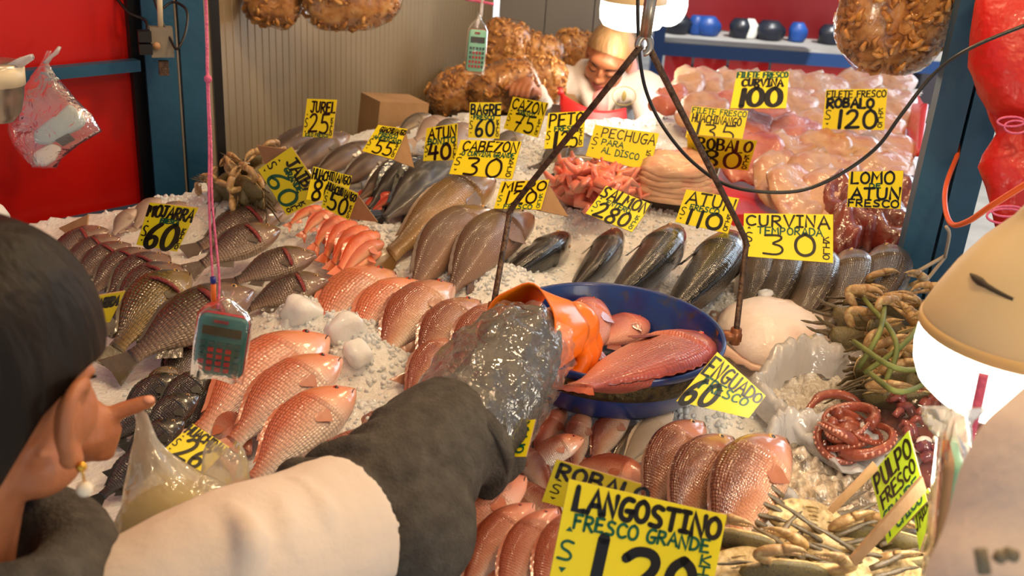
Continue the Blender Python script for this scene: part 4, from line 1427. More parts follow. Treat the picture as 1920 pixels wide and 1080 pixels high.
# ------------------------------------------------------------------ cables
pts = [P(1197, -40, 1.5), P(1196, 30, 1.5), P(1200, 110, 1.51), P(1213, 175, 1.52), P(1245, 240, 1.52), P(1300, 305, 1.5), P(1372, 350, 1.48), P(1480, 360, 1.47), P(1560, 335, 1.46), P(1640, 280, 1.44), P(1690, 215, 1.43), P(1750, 140, 1.42), P(1820, 90, 1.4), P(1940, 40, 1.38)]
tag(MB().tube(curve(pts, 6), .0028, 8).link('black_cable', M['black_cable']), 'thin black cable sagging from the scale across to the right edge', 'cable')
pts = [P(1822, 200, 1.80), P(1803, 270, 1.78), P(1776, 340, 1.70), P(1772, 385, 1.6), P(1784, 420, 1.5), P(1815, 415, 1.4), P(1860, 385, 1.3), P(1940, 335, 1.2)]
tag(MB().tube(curve(pts, 6), .0042, 8).link('orange_cable', M['orange_cable']), 'orange cable looping down from the socket on the right post', 'cable')
pts = [P(206, -20, 2.16), P(240, 22, 2.15), P(272, 38, 2.15), P(276, 60, 2.14), P(268, 78, 2.12)]
tag(MB().tube(curve(pts, 6), .0035, 6).link('black_cable', M['black_cable']), 'black wire drooping to the plug on the left post', 'cable')
pts = [P(283, -20, 2.13), P(300, 30, 2.12), P(318, 70, 2.12), P(332, 92, 2.11), P(348, 60, 2.12), P(350, 20, 2.13), P(325, 4, 2.14), P(300, 20, 2.13)]
tag(MB().tube(curve(pts, 6), .003, 6).link('black_cable', M['black_cable']), 'black wire loop hanging on the left blue post', 'cable')
for a, b, s in [((1772, 480, 1.78), (1680, 524, 1.80), 'upper string tied from the right post to the counter'), ((1772, 482, 1.78), (1704, 560, 1.74), 'lower string tied from the right post to the crabs')]:
    tag(MB().tube([P(*a), P((a[0] + b[0]) / 2, (a[1] + b[1]) / 2 + 4, a[2]), P(*b)], .0035, 6).link('string', M['grey_string']), s, 'string')
pts = [P(1774, 425, 1.62), P(1780, 440, 1.66), P(1772, 482, 1.78)]
tag(MB().tube(curve(pts, 4), .003, 6).link('string', M['grey_string']), 'short string hanging from the loop of the orange cable', 'string')
# ------------------------------------------------------------------ electric boxes
c = P(303, 78, 2.13)
jb = empty('junction_box', c, 'grey junction box with black plugs on the left blue post', 'electric box')
R = Mx.Rotation(.42, 3, 'Z')
MB().box((0, 0, 0), (.046, .03, .062), R).link('box_body', M['junction'], jb, smooth=False)
for dz in (.014, -.012):
    MB().box(R @ V((-.034, -.012, dz)), (.026, .03, .022), R).link('plug', M['dark'], jb, smooth=False)
MB().tube([R @ V((-.012, -.016, -.006)), R @ V((-.012, -.02, -.006))], .008, 12).link('outlet', mat('outlet_tan', [(186, 140, 100)], 1, .5), jb)
MB().tube([V((0, 0, .03)), V((.004, 0, .14))], .006, 8).link('conduit', M['cream'], jb)
MB().box(R @ V((0, -.005, -.055)), (.02, .02, .03), R).link('lower_plug', M['rust'], jb, smooth=False)
c = P(1813, 218, 1.80)
jb = empty('socket_box', c, 'worn brown socket box on the right blue post', 'electric box')
R = Mx.Rotation(-.25, 3, 'Z')
MB().box((0, 0, 0), (.052, .03, .098), R).link('box_body', mat('worn_box', [(88, 72, 54), (120, 100, 76)], 20, .6, .3), jb, smooth=False)
for dz in (.018, -.022):
    MB().lathe([(.0, .001), (.014, .001), (.016, 0), (.016, -.006)], 18, R @ V((0, -.016, dz)), R @ V((0, -1, 0))).link('outlet', M['rust'] if dz > 0 else M['cream'], jb)
MB().tube([R @ V((.0, -.015, .018)), R @ V((.0, -.036, .012))], .011, 10).link('plug', M['red_plastic'], jb)
MB().box(R @ V((-.045, 0, -.01)), (.04, .03, .026), R).link('tape_band', M['dark'], jb, smooth=False)
# ------------------------------------------------------------------ fillets on the right
def slab(seed, lx, ly, th, wav=.25, nu=12, nv=8):
    """a soft fillet: tapered outline, thicker middle, drooping edges"""
    mb = MB()
    r = random.Random(seed)
    ph = [r.uniform(0, 6) for _ in range(6)]
    up, dn = [], []
    for i in range(nu + 1):
        u = i / nu * 2 - 1
        wd = (1 - abs(u) ** 3.2 * .55) * (1 + wav * .3 * math.sin(2.2 * u + ph[0]))
        for j in range(nv + 1):
            v = j / nv * 2 - 1
            x = u * lx / 2 * (1 + .06 * math.sin(3 * v + ph[1]))
            y = v * ly / 2 * wd
            e = max(0, 1 - max(abs(u), abs(v)) ** 4)
            z = th * (.25 + .75 * e ** .6) * (1 + wav * math.sin(4 * u + ph[2]) * math.sin(3 * v + ph[3])) + .004 * math.sin(7 * u + 5 * v + ph[4])
            up.append(V((x, y, z))); dn.append(V((x, y, -.002)))
    W = nv + 1
    fs = [(i * W + j, (i + 1) * W + j, (i + 1) * W + j + 1, i * W + j + 1) for i in range(nu) for j in range(nv)]
    n = len(up)
    mb.add(up + dn, fs + [tuple(n + a for a in reversed(f)) for f in fs])
    rim = [i * W for i in range(nu + 1)] + [nu * W + j for j in range(1, W)] + [i * W + nv for i in range(nu - 1, -1, -1)] + [j for j in range(nv - 1, 0, -1)]
    k = len(rim)
    mb.f += [(rim[a], rim[(a + 1) % k], n + rim[(a + 1) % k], n + rim[a]) for a in range(k)]
    mb.mi += [0] * k
    return mb


def lay(o, p, ax, nrm, s=1.0):
    """x axis of the object along ax, z along nrm"""
    ax = (ax - nrm * ax.dot(nrm)).normalized()
    y = nrm.cross(ax)
    o.matrix_world = Mx(((ax.x * s, y.x * s, nrm.x * s, p.x), (ax.y * s, y.y * s, nrm.y * s, p.y), (ax.z * s, y.z * s, nrm.z * s, p.z), (0, 0, 0, 1)))


# red sloping tray that carries the fillets
q = [T(1335, 402, .03), T(1560, 402, .03), T(1735, 200, .03), T(1722, 178, .03), T(1275, 160, .03)]
tray = MB().rings([[p + V((0, 0, -.03)) for p in q], q])
tag(tray.link('fillet_tray', M['red_plastic'], smooth=False), 'red plastic sheet under the rows of pale fillets', 'tray')
ra, rb = PY(1712, 196, 3.3), PY(1724, 292, 2.75)
mb = MB().grid(lambda u, v: (T(1700 - 6 * v, 292 - 98 * u, .03)).lerp(T(1738 - 14 * (1 - u), 292 - 98 * u, .13), v), 6, 3)
tag(mb.link('tray_side', M['red_plastic'], mods=[('SOLIDIFY', dict(thickness=.006))]), 'red tray side standing against the right blue post', 'tray')
protos = {}
for k in range(4):
    for mname in ('fillet', 'fillet_pink'):
        o = slab(20 + k, .225, .135, .011, .4).link('fish_fillet', M[mname])
        protos[(k, mname)] = o
rnd = random.Random(8)
rows = [(165, 1290, 1700, 7, .05, 'back'), (205, 1290, 1700, 7, .055, 'second'), (248, 1330, 1690, 6, .065, 'third'), (292, 1385, 1690, 5, .07, 'fourth'), (335, 1440, 1690, 4, .075, 'fifth'), (368, 1470, 1600, 2, .075, 'front')]
used_f = set()
for ri, (y, xa, xb, n, h, rn) in enumerate(rows):
    for k in range(n):
        x = xa + (xb - xa) * (k + .5) / n + rnd.uniform(-8, 8)
        pink = (ri in (1, 2) and k in (1, 2)) or (ri == 3 and k == 0)
        key = (rnd.randrange(4), 'fillet_pink' if pink else 'fillet')
        o = protos[key]
        if key in used_f:
            o = o.copy(); COL.objects.link(o)
        used_f.add(key)
        p = T(x, y + rnd.uniform(-4, 4), h + rnd.uniform(0, .01))
        ax = V((rnd.uniform(-.35, .35) + .25, 1, 0))
        nrm = V((rnd.uniform(-.15, .15), -.30, 1)).normalized()
        lay(o, p, ax, nrm, rnd.uniform(.95, 1.15))
        tag(o, '%s fish fillet, %s from the left in the %s row of the red tray' % ('reddish' if pink else 'pale', ORD[k], rn), 'fillet', 'fillets in the red tray')
for k, o in protos.items():
    if k not in used_f:
        bpy.data.objects.remove(o)
for px, py, c, s in [(1290, 165, 'fillet', 'folded pale fillet at the left corner of the red tray'), (1255, 190, 'fillet_pink', 'pink fillet hanging over the left corner of the red tray')]:
    o = slab(33, .16, .10, .03).link('fish_fillet', M[c])
    lay(o, T(px, py, .06), V((.5, 1, 0)), V((0, -.3, 1)).normalized())
    tag(o, s, 'fillet')
# dark tuna meat
for k, (px, py, h, ax, s) in enumerate([(1570, 395, .06, (.2, 1, 0), 1.0), (1610, 408, .065, (.1, 1, .0), 1.0), (1655, 405, .07, (-.1, 1, 0), 1.05), (1690, 385, .06, (.15, 1, 0), .9), (1585, 440, .05, (.3, 1, 0), .9), (1660, 440, .05, (0, 1, 0), 1.0)]):
    o = slab(50 + k, .20, .085, .045, .35).link('tuna_loin', M['tuna_meat'])
    lay(o, T(px, py, h), V(ax), V((.05 * k - .1, -.45, 1)).normalized(), s)
    tag(o, 'dark red tuna loin under the lomo de atun card, %s of six' % ORD[k], 'tuna meat', 'tuna loins')


# ------------------------------------------------------------------ steel trays with strips and tan fillets
def steel_tray(quad, h0, h1, lab):
    pts0 = [T(*p, h0) for p in quad]
    c = sum(pts0, V()) / 4

    def ringp(s, z):
        out = []
        for i in range(4):
            a, b, d_ = pts0[i - 1], pts0[i], pts0[(i + 1) % 4]
            for t in (0, .25, .5, .75, 1):
                p = (b + (a - b) * .18).lerp(b, t).lerp(b.lerp(b + (d_ - b) * .18, t), t)
                out.append(c + (p - c) * s + V((0, 0, z)))
        return out
    mb = MB().rings([ringp(.01, .004), ringp(.86, .002), ringp(.92, .008), ringp(.98, h1 - .006), ringp(1.03, h1), ringp(1.05, h1 - .002), ringp(1.0, h1 - .01), ringp(.93, 0), ringp(.86, -.006), ringp(.01, -.006)])
    o = mb.link('steel_tray', M['tray_steel'])
    return tag(o, lab, 'tray')


steel_tray([(1052, 395), (1178, 402), (1205, 345), (1060, 330)], .02, .055, 'dull steel tray heaped with salmon coloured strips')
steel_tray([(1205, 402), (1330, 405), (1345, 345), (1205, 340)], .02, .055, 'dull steel tray under the stack of long tan fillets')
sp = []
for k in range(5):
    rr = random.Random(60 + k)
    pts = [V((x, .012 * math.sin(x * 60 + rr.uniform(0, 6)), .01 * math.sin(x * 50 + rr.uniform(0, 6)))) for x in [-.045 + .09 * i / 7 for i in range(8)]]
    sp.append(MB().tube(pts, [.005, .011, .013, .012, .013, .012, .009, .004], 8, .6).link('fish_strip', M['strip']))
rr = random.Random(77)
for k in range(46):
    o = sp[k % 5] if k < 5 else sp[k % 5].copy()
    if k >= 5:
        COL.objects.link(o)
    a, r = rr.uniform(0, 2 * PI), math.sqrt(rr.random())
    px, py = 1122 + 78 * r * math.cos(a), 338 + 36 * r * math.sin(a)
    hh = .075 + .055 * (1 - r * r) + rr.uniform(-.004, .01)
    o.location = T(px, py, hh)
    o.rotation_euler = (rr.uniform(-.6, .6), rr.uniform(-.5, .5), rr.uniform(0, PI))
    s = rr.uniform(.8, 1.2)
    o.scale = (s, s, s)
    tag(o, 'salmon coloured fish strip heaped in the steel tray below the pechuga card', 'fish strip', 'fish strips in the tray')
mound = MB().ball((0, 0, 0), (.105, .085, .05), 20, 10).link('fish_strip_heap', M['strip'])
mound.location = T(1120, 352, .058)
stuff(mound, 'packed mass of salmon coloured strips filling the steel tray', 'fish strips')
for k in range(6):
    o = slab(80 + k, .26, .10, .020, .15).link('tan_fillet', M['fillet_tan'])
    a, b = T(1190 + 4 * k, 352 - 9 * k, .075 + .012 * k), T(1340 - 3 * k, 366 - 11 * k, .075 + .012 * k)
    lay(o, (a + b) / 2, b - a, V((0, -.25, 1)).normalized())
    o.scale = (o.scale.x * min(1.3, (b - a).length / .23), o.scale.y, o.scale.z)
    tag(o, 'long tan fillet stacked left of the atun card, %s from the bottom' % ORD[k], 'fillet', 'tan fillets')


# ------------------------------------------------------------------ crabs
def crab_proto(name, top, bel, claw, leg):
    root = bpy.data.objects.new(name, None)
    root.empty_display_size = .02
    COL.objects.link(root)
    out = []
    for k in range(40):
        a = 2 * PI * k / 40
        x, y = math.cos(a), math.sin(a)
        r = 1.0
        w = .5 + .10 * abs(x) ** 6
        sp_ = 1 + (.10 if abs(x) > .93 else 0) + (.03 * (k % 2) if y > 0 else 0)
        out.append((x * sp_, y * (.62 if y > 0 else .52)))
    rs, prof = [], [(.02, .27), (.45, .26), (.75, .19), (.93, .09), (1.0, 0), (.97, -.05), (.86, -.10), (.5, -.135), (.02, -.14)]
    mb = MB()
    for s, z in prof:
        rs.append([V((x * s, y * s, z + .02 * math.sin(9 * x) * math.cos(7 * y) * s)) for x, y in out])
    mb.rings(rs[:5], cap=True)
    mb.link('carapace', M[top], root)
    mb = MB()
    mb.rings(rs[4:], cap=True)
    for i in range(5):
        z = -.125
        mb.tube([V((-.16 + .02 * i, -.28 + .1 * i, z)), V((0, -.30 + .1 * i, z - .035)), V((.16 - .02 * i, -.28 + .1 * i, z))], .022, 6)
    mb.link('underside', M[bel], root)
    for sg in (1, -1):
        pts = [V((sg * .55, .35, -.02)), V((sg * .95, .62, 0)), V((sg * 1.0, .78, .02)), V((sg * .62, .98, .02))]
        mb = MB().tube(curve(pts, 3), [.07, .10, .12, .13, .11, .10, .12, .15, .16, .14], 10, .75)
        a = V((sg * .62, .98, .02))
        mb.tube(curve([a + V((sg * .02, .04, .0)), a + V((-sg * .28, .14, .03)), a + V((-sg * .58, .02, .02))], 4), [.12, .12, .10, .085, .07, .055, .04, .02, .008], 8, .7)
        mb.tube(curve([a + V((sg * .0, -.07, .0)), a + V((-sg * .26, -.06, .02)), a + V((-sg * .52, -.03, .02))], 4), [.09, .08, .07, .06, .05, .04, .03, .018, .006], 8, .7)
        for t in range(6):
            mb.ball(a + V((-sg * (.18 + .06 * t), .045 - .008 * t, .03)), .018, 6, 4)
        mb.link('claw', M[claw], root)
        for k in range(4):
            yy = .15 - .2 * k
            pts = [V((sg * .66, yy, -.06)), V((sg * 1.05, yy - .02 - .06 * k, -.10)), V((sg * 1.40, yy - .06 - .13 * k, -.03)), V((sg * 1.72, yy - .02 - .20 * k, .04))]
            wl = .06 if k < 3 else .075
            mb = MB().tube(curve(pts, 3), [.06, .07, wl * 1.1, .05, .065, .06, .04, .045, .035, .010], 8, .55)
            mb.link('leg', M[leg], root)
    return root


CR = crab_proto('blue_crab', 'crab_top', 'crab_belly', 'crab_claw', 'crab_leg')
first = [True]


def crab(px, py, h, size, rot, lab, group=None):
    o = CR if first[0] else copy_tree(CR)
    first[0] = False
    o.location = T(px, py, h)
    o.rotation_euler = [math.radians(a) for a in rot]
    o.scale = (size, size, size)
    return tag(o, lab, 'crab', group)


# front row: belly towards the viewer
front = [(1520, 978, .075, (-148, 14, 10), 'crab with pale claw raised, topmost of the front right crabs'), (1625, 1002, .07, (112, -8, 14), 'crab under the cardboard strip, right of the topmost front crab'),
         (1400, 1026, .07, (116, 6, -10), 'crab touching the right edge of the langostino card'), (1500, 1030, .075, (-144, -10, -8), 'pale bellied crab below the topmost front crab'),
         (1600, 1052, .07, (-150, 12, 6), 'crab with dark claw below the cardboard strip'), (1692, 1030, .06, (114, 10, -12), 'crab in front of the lime green card'),
         (1390, 1072, .07, (-146, -6, 12), 'pale crab low down right of the langostino card'), (1480, 1082, .07, (112, 10, 6), 'crab at the bottom edge left of the dark clawed crab'),
         (1570, 1100, .07, (-148, 0, -6), 'crab at the bottom edge below the dark clawed crab'), (1670, 1082, .065, (-142, 8, 14), 'crab at the bottom right corner of the counter'),
         (1720, 1070, .05, (118, -12, 0), 'crab hard against the hanging calculator')]
for px, py, h, rot, lab in front:
    crab(px, py, h, .052, rot, lab)
rr = random.Random(21)
spots = [(1625, 575, .09), (1668, 590, .09), (1705, 600, .08), (1610, 615, .08), (1650, 628, .09), (1700, 640, .085), (1600, 655, .06), (1640, 668, .08), (1690, 676, .085), (1735, 668, .07), (1620, 695, .05), (1665, 708, .07), (1715, 716, .07), (1690, 745, .06), (1735, 742, .06), (1770, 730, .05), (1765, 690, .05), (1645, 545, .08)]
for k, (px, py, h) in enumerate(spots):
    crab(px + 18, py + 6, h, rr.uniform(.050, .062), (rr.uniform(70, 140), rr.uniform(-30, 30), rr.uniform(-50, 50)), 'olive crab in the tied heap left of the big bulb lamp', 'crab heap by the lamp')
spots = [(425, 352, .07), (448, 340, .09), (470, 325, .10), (492, 312, .11), (440, 370, .06), (465, 358, .09), (488, 345, .10), (455, 385, .05), (480, 375, .07), (505, 368, .07), (505, 340, .09), (415, 372, .05)]
for k, (px, py, h) in enumerate(spots):
    crab(px, py, h, rr.uniform(.045, .055), (rr.uniform(60, 150), rr.uniform(-40, 40), rr.uniform(-90, 90)), 'pale olive crab in the heap left of the jaibas card', 'crab heap by the jaibas card')
# green reeds tied round the crabs
for k, (a, b, c) in enumerate([((1620, 560), (1680, 640), (1660, 720)), ((1740, 580), (1700, 640), (1620, 700)), ((1600, 640), (1680, 690), (1760, 690)), ((1660, 560), (1650, 620), (1610, 690)), ((1720, 700), (1770, 720), (1780, 780)), ((1630, 700), (1690, 735), (1770, 700))]):
    tag(MB().tube(curve([T(*a, .13), T(*b, .15), T(*c, .10)], 6), .004, 6).link('reed', M['reed']), 'green reed tied across the crab heap, %s of six' % ORD[k], 'reed', 'reeds tying the crabs')
# ------------------------------------------------------------------ big pale flatfish right of the pan
fc = T(1462, 632, .022)
mb = MB()
rs = []
rr = random.Random(4)
for s, z in [(.02, .046), (.4, .045), (.7, .036), (.88, .022), (1.0, .006), (.98, -.004), (.02, -.006)]:
    ring = []
    for k in range(44):
        a = 2 * PI * k / 44
        r = 1 + .05 * math.sin(3 * a + 1) + .03 * math.sin(5 * a)
        ring.append(V((.105 * s * r * math.cos(a), .122 * s * r * math.sin(a) * (1 if math.sin(a) > 0 else .95), z)))
    rs.append(ring)
flat = empty('flatfish', fc, 'large pale flatfish lying white side up on the ice right of the pan', 'fish')
o = mb.rings(rs).link('body', mat('flatfish_skin', [(228, 208, 196), (238, 226, 218), (226, 196, 186)], 9, .4, .25, 60, coat=.15, sss=.2), flat)
fr = []
mb = MB()
for k in range(60):
    a = 2 * PI * k / 60
    d1 = V((math.cos(a) * .104, math.sin(a) * .118, .002)); d2 = V((math.cos(a) * .126, math.sin(a) * .140, .004 * (k % 2)))
    fr.append((d1, d2))
mb.rings([[a for a, b in fr], [b for a, b in fr], [b + V((0, 0, -.003)) for a, b in fr], [a + V((0, 0, -.003)) for a, b in fr]], cap=False)
mb.link('edge_fin', mat('flatfish_fin', [(214, 180, 160), (196, 160, 140)], 30, .35), flat)
mb = MB().tube([V((.045, .085, .034)), V((.058, .080, .031)), V((.070, .083, .025))], [.004, .007, .004], 8)
mb.link('mouth', M['gill'], flat)
flat.rotation_euler = (.04, 0, -.06)


# ------------------------------------------------------------------ open plastic bags of ice and seafood
def open_bag(px, py, ra, rb, hgt, yaw, lab, filler, seed):
    c = T(px, py, .004)
    root = empty('open_bag', c, lab, 'plastic bag')
    root.rotation_euler = (-.05, 0, yaw)
    r = random.Random(seed)
    ph = [r.uniform(0, 6) for _ in range(6)]

    def wob(a, s):
        return 1 + .06 * math.sin(3 * a + ph[0]) + .05 * math.sin(5 * a + ph[1]) + .03 * math.sin(9 * a + ph[2]) * s
    prof = [(.80, .0, 0), (.98, .35, .3), (1.0, .7, .6), (1.02, .95, 1), (.96, 1.12, 1.2), (.88, 1.08, 1.2), (.82, .86, 1), (.76, .55, .7)]
    rs = []
    for s, z, k in prof:
        rs.append([V((ra * s * wob(a, k) * math.cos(a), rb * s * wob(a, k) * math.sin(a), hgt * z * (1 + .55 * math.sin(a) * min(1, z) + .10 * math.sin(4 * a + ph[3]) + .06 * math.sin(7 * a + ph[4])) + .004 * k * math.sin(23 * a))) for a in [2 * PI * i / 72 for i in range(72)]])
    MB().rings(rs, cap=False).link('film', M['white_bag'], root)

    def top(u, v):
        a, q = 2 * PI * u, v
        z = hgt * (.40 + .22 * q * q * (1 + .5 * math.sin(a))) + .016 * nz.noise(V((q * math.cos(a) * 7, q * math.sin(a) * 7, seed)))
        return V((ra * .84 * q * math.cos(a), rb * .84 * q * math.sin(a), z))
    MB().grid(top, 72, 24).link('contents', filler, root)
    return root


ob = open_bag(1566, 808, .112, .150, .052, .1, 'open white plastic bag of ice holding an octopus', mat('grey_ice_water', [(150, 142, 130), (206, 200, 190), (178, 168, 154), (222, 218, 210)], 34, .35, .9, 90, coat=.2), 2)
open_bag(1548, 930, .092, .105, .045, .2, 'open white plastic bag of grey shellfish in front of the octopus bag', mat('grey_shellfish', [(150, 140, 120), (206, 186, 160), (96, 86, 74), (216, 198, 176)], 26, .2, .7, 60, coat=.6), 5)
# octopus
oc = empty('octopus', T(1582, 836, .040), 'red brown octopus curled in the open white bag', 'octopus')
mb = MB().ball((.0, -.01, .018), (.030, .028, .026), 18, 12)
mb.ball((.012, .01, .024), (.020, .018, .016), 14, 10)
mb.link('mantle', M['octo'], oc)
ro = random.Random(3)
for k in range(8):
    a0 = 2 * PI * k / 8 + .3
    pts, rad = [], []
    r0 = .026 + .010 * (k % 3)
    ofs = V((ro.uniform(-.018, .018), ro.uniform(-.016, .016), ro.uniform(-.004, .010)))
    turn = ro.uniform(2.2, 4.4)
    for i in range(22):
        t = i / 21
        a = a0 + t * (turn if k % 2 else -turn)
        rr_ = .018 + (r0 - .004) * math.sin(PI * min(1, t * .8 + .12)) - .014 * max(0, t - .7)
        pts.append(V((rr_ * math.cos(a) * 1.15, rr_ * math.sin(a), .008 + .008 * (k % 4) + .014 * math.sin(PI * t * 1.5 + k))) + ofs * (.4 + t))
        rad.append(.0088 * (1 - t) ** .8 + .0022)
    tt = MB().tube(pts, rad, 10).link('tentacle', M['octo'], oc)
    mb = MB()
    for i in range(4, 21):
        out = V((pts[i].x, pts[i].y, 0)).normalized() * .9 + V((0, 0, .35))
        mb.ball(pts[i] + out.normalized() * rad[i] * .92, rad[i] * .36, 8, 5)
    mb.link('suckers', M['sucker'], tt)
oc.scale = (.74, .74, .9)
o = MB().tube(curve([V((-.05, 0, 0)), V((-.02, .03, .018)), V((.02, .034, .018)), V((.05, .01, 0))], 5), [.005] * 4 + [.007] * 8 + [.006, .005, .004, .003], 8).link('octopus', M['octo'])
o.location = T(1572, 785, .045)
tag(o, 'loose octopus arm poking from the ice behind the curled octopus', 'octopus')
# mixed seafood in a clear bag at the right edge
ms = empty('seafood_bag', T(1780, 845, .0), 'clear bag of chopped purple squid and white pieces at the right edge', 'plastic bag')
rr = random.Random(14)
mr, mw = MB(), MB()
mr.ball((0, 0, .01), (.118, .17, .05), 20, 10)
for k in range(230):
    a, q = rr.uniform(0, 2 * PI), math.sqrt(rr.random())
    p = V((.115 * q * math.cos(a), .175 * q * math.sin(a), .05 + .03 * (1 - q * q) + rr.uniform(-.006, .008)))
    if rr.random() < .2:
        mw.ball(p + V((0, 0, .004)), (rr.uniform(.007, .012), rr.uniform(.006, .010), rr.uniform(.005, .009)), 10, 6)
    else:
        b = p + V((rr.uniform(-.02, .02), rr.uniform(-.02, .02), rr.uniform(-.004, .010)))
        mr.tube(curve([p, (p + b) / 2 + V((0, 0, .008)), b], 3), rr.uniform(.004, .008), 6)
stuff(mr.link('squid_pieces', M['squid_red'], ms))
stuff(mw.link('white_pieces', M['squid_white'], ms))
mb = MB().ball((0, 0, .02), (.124, .182, .074), 36, 16)
mb.link('film', M['film'], ms)
sq = MB()
for k in range(40):
    a, q = rr.uniform(0, 2 * PI), math.sqrt(rr.random())
    sq.ball(V((.05 * q * math.cos(a), .04 * q * math.sin(a), .016 + .018 * (1 - q))), (.010, .008, .007), 8, 5)
o = sq.link('squid_pieces', M['squid_red'])
o.location = T(1612, 688, .03)
stuff(o, 'small heap of purple squid pieces behind the octopus bag', 'squid')


# ------------------------------------------------------------------ bags of dried shrimp
def shrimp_bag(c, sx, sy, sz, lab, seed, rot=(0, 0, 0), n=260, film='film', neck=False, hang=False):
    root = empty('shrimp_bag', c, lab, 'bag of shrimp')
    root.rotation_euler = rot
    r = random.Random(seed)

    def surf(d_, k=1.0):
        p = max(abs(d_.x), abs(d_.y), abs(d_.z))
        q = (abs(d_.x) ** 3.2 + abs(d_.y) ** 3.2 + abs(d_.z) ** 3.2) ** (-1 / 3.2)
        b = 1 + .07 * nz.noise(d_ * 2.2 + V((seed, 0, 0)))
        return V((d_.x * sx, d_.y * sy, d_.z * sz)) * q * b * k
    mb = MB()
    bm = bmesh.new(); bmesh.ops.create_icosphere(bm, subdivisions=4, radius=1)
    mb.add([surf(v.co.normalized(), .95) for v in bm.verts], [tuple(v.index for v in f.verts) for f in bm.faces])
    for k in range(n):
        d_ = V((r.gauss(0, 1), r.gauss(0, 1), r.gauss(0, 1))).normalized()
        p = surf(d_, r.uniform(.93, .97))
        R = Euler((r.uniform(0, 6), r.uniform(0, 6), r.uniform(0, 6))).to_matrix()
        L = r.uniform(.016, .024)
        pts = [p + R @ V((L * .6 * math.cos(a), L * .6 * math.sin(a), 0)) for a in (-1.9, -.9, 0, .9, 1.9)]
        mb.tube(pts, [.003, .0055, .006, .005, .002], 5)
    stuff(mb.link('dried_shrimp', M['shrimp'], root))
    mb = MB()
    mb.add([surf(v.co.normalized(), 1.08) + V((0, 0, .0)) for v in bm.verts], [tuple(v.index for v in f.verts) for f in bm.faces])
    bm.free()
    mb.link('film', M[film], root)
    if hang:
        MB().tube([V((0, 0, sz * .95)), V((0, 0, 1.1))], .003, 6).link('hanging_string', M['grey_string'], root)
    if neck:
        mb = MB().rings([[V((sx * k_ * math.cos(a), sy * k_ * math.sin(a), sz * zz)) for a in [2 * PI * i / 20 for i in range(20)]] for k_, zz in ((.55, .98), (.22, 1.25), (.08, 1.5), (.14, 1.62))], cap=False)
        mb.link('neck', M[film], root)
    return root


shrimp_bag(P(1694, -6, 1.80), .098, .06, .128, 'big hanging bag of dried shrimp in front of the right blue post', 3, (.1, .16, .12), 700, hang=True)
shrimp_bag(P(516, -18, 2.5), .066, .05, .085, 'hanging bag of dried shrimp at the top, left of two by the beige wall', 4, (0, .25, .3), 160, hang=True)
shrimp_bag(P(655, -14, 2.5), .118, .06, .085, 'wider hanging bag of dried shrimp at the top, right of two by the beige wall', 5, (0, -.12, .2), 220, hang=True)
for k, (px, py, d, s, rot, lab) in enumerate([
        (945, 92, 3.55, (.085, .07, .10), (0, .1, 0), 'shrimp bag at the top of the pile beside the small calculator'),
        (1010, 110, 3.6, (.085, .07, .085), (0, .2, 0), 'shrimp bag in the pile, second row, behind the calculator bag'),
        (1075, 100, 3.7, (.07, .07, .08), (0, 0, 0), 'shrimp bag in the pile just left of the woman\'s head'),
        (865, 172, 3.15, (.10, .08, .065), (0, -.5, .2), 'shrimp bag lying lowest, leaning on the beige wall'),
        (945, 165, 3.1, (.105, .08, .075), (0, -.35, .2), 'shrimp bag under the woman\'s hand'),
        (1020, 150, 3.35, (.07, .07, .07), (0, .2, 0), 'shrimp bag half hidden behind the woman\'s sleeve')]):
    shrimp_bag(P(px, py, d), *s, lab, 30 + k, rot, 240)
q_ = T(745, 236, .0)
mb = MB().box(V((q_.x - .02, q_.y + .05, q_.z + .0)), (.15, .12, .13), (0, .1, .6))
tag(mb.link('cardboard_box', M['card'], smooth=False), 'brown cardboard box between the beige wall and the grey catfish', 'box')
# black tray under the lower bags and a shelf behind
a, b = P(845, 212, 3.05), P(990, 232, 3.05)
mb = MB().beam(V((a.x, a.y + .1, a.z - .02)), V((b.x + .1, b.y + .1, a.z - .02)), .26, .04)
tag(mb.link('black_tray', M['dark'], smooth=False), 'black tray under the bags of dried shrimp', 'tray')
mb = MB().box(((P(960, 120, 3.6)).x + .06, 3.62, .53), (.62, .34, 1.06))
tag(mb.link('crate', M['card'], smooth=False), 'cardboard covered crate carrying the upper shrimp bags', 'crate')
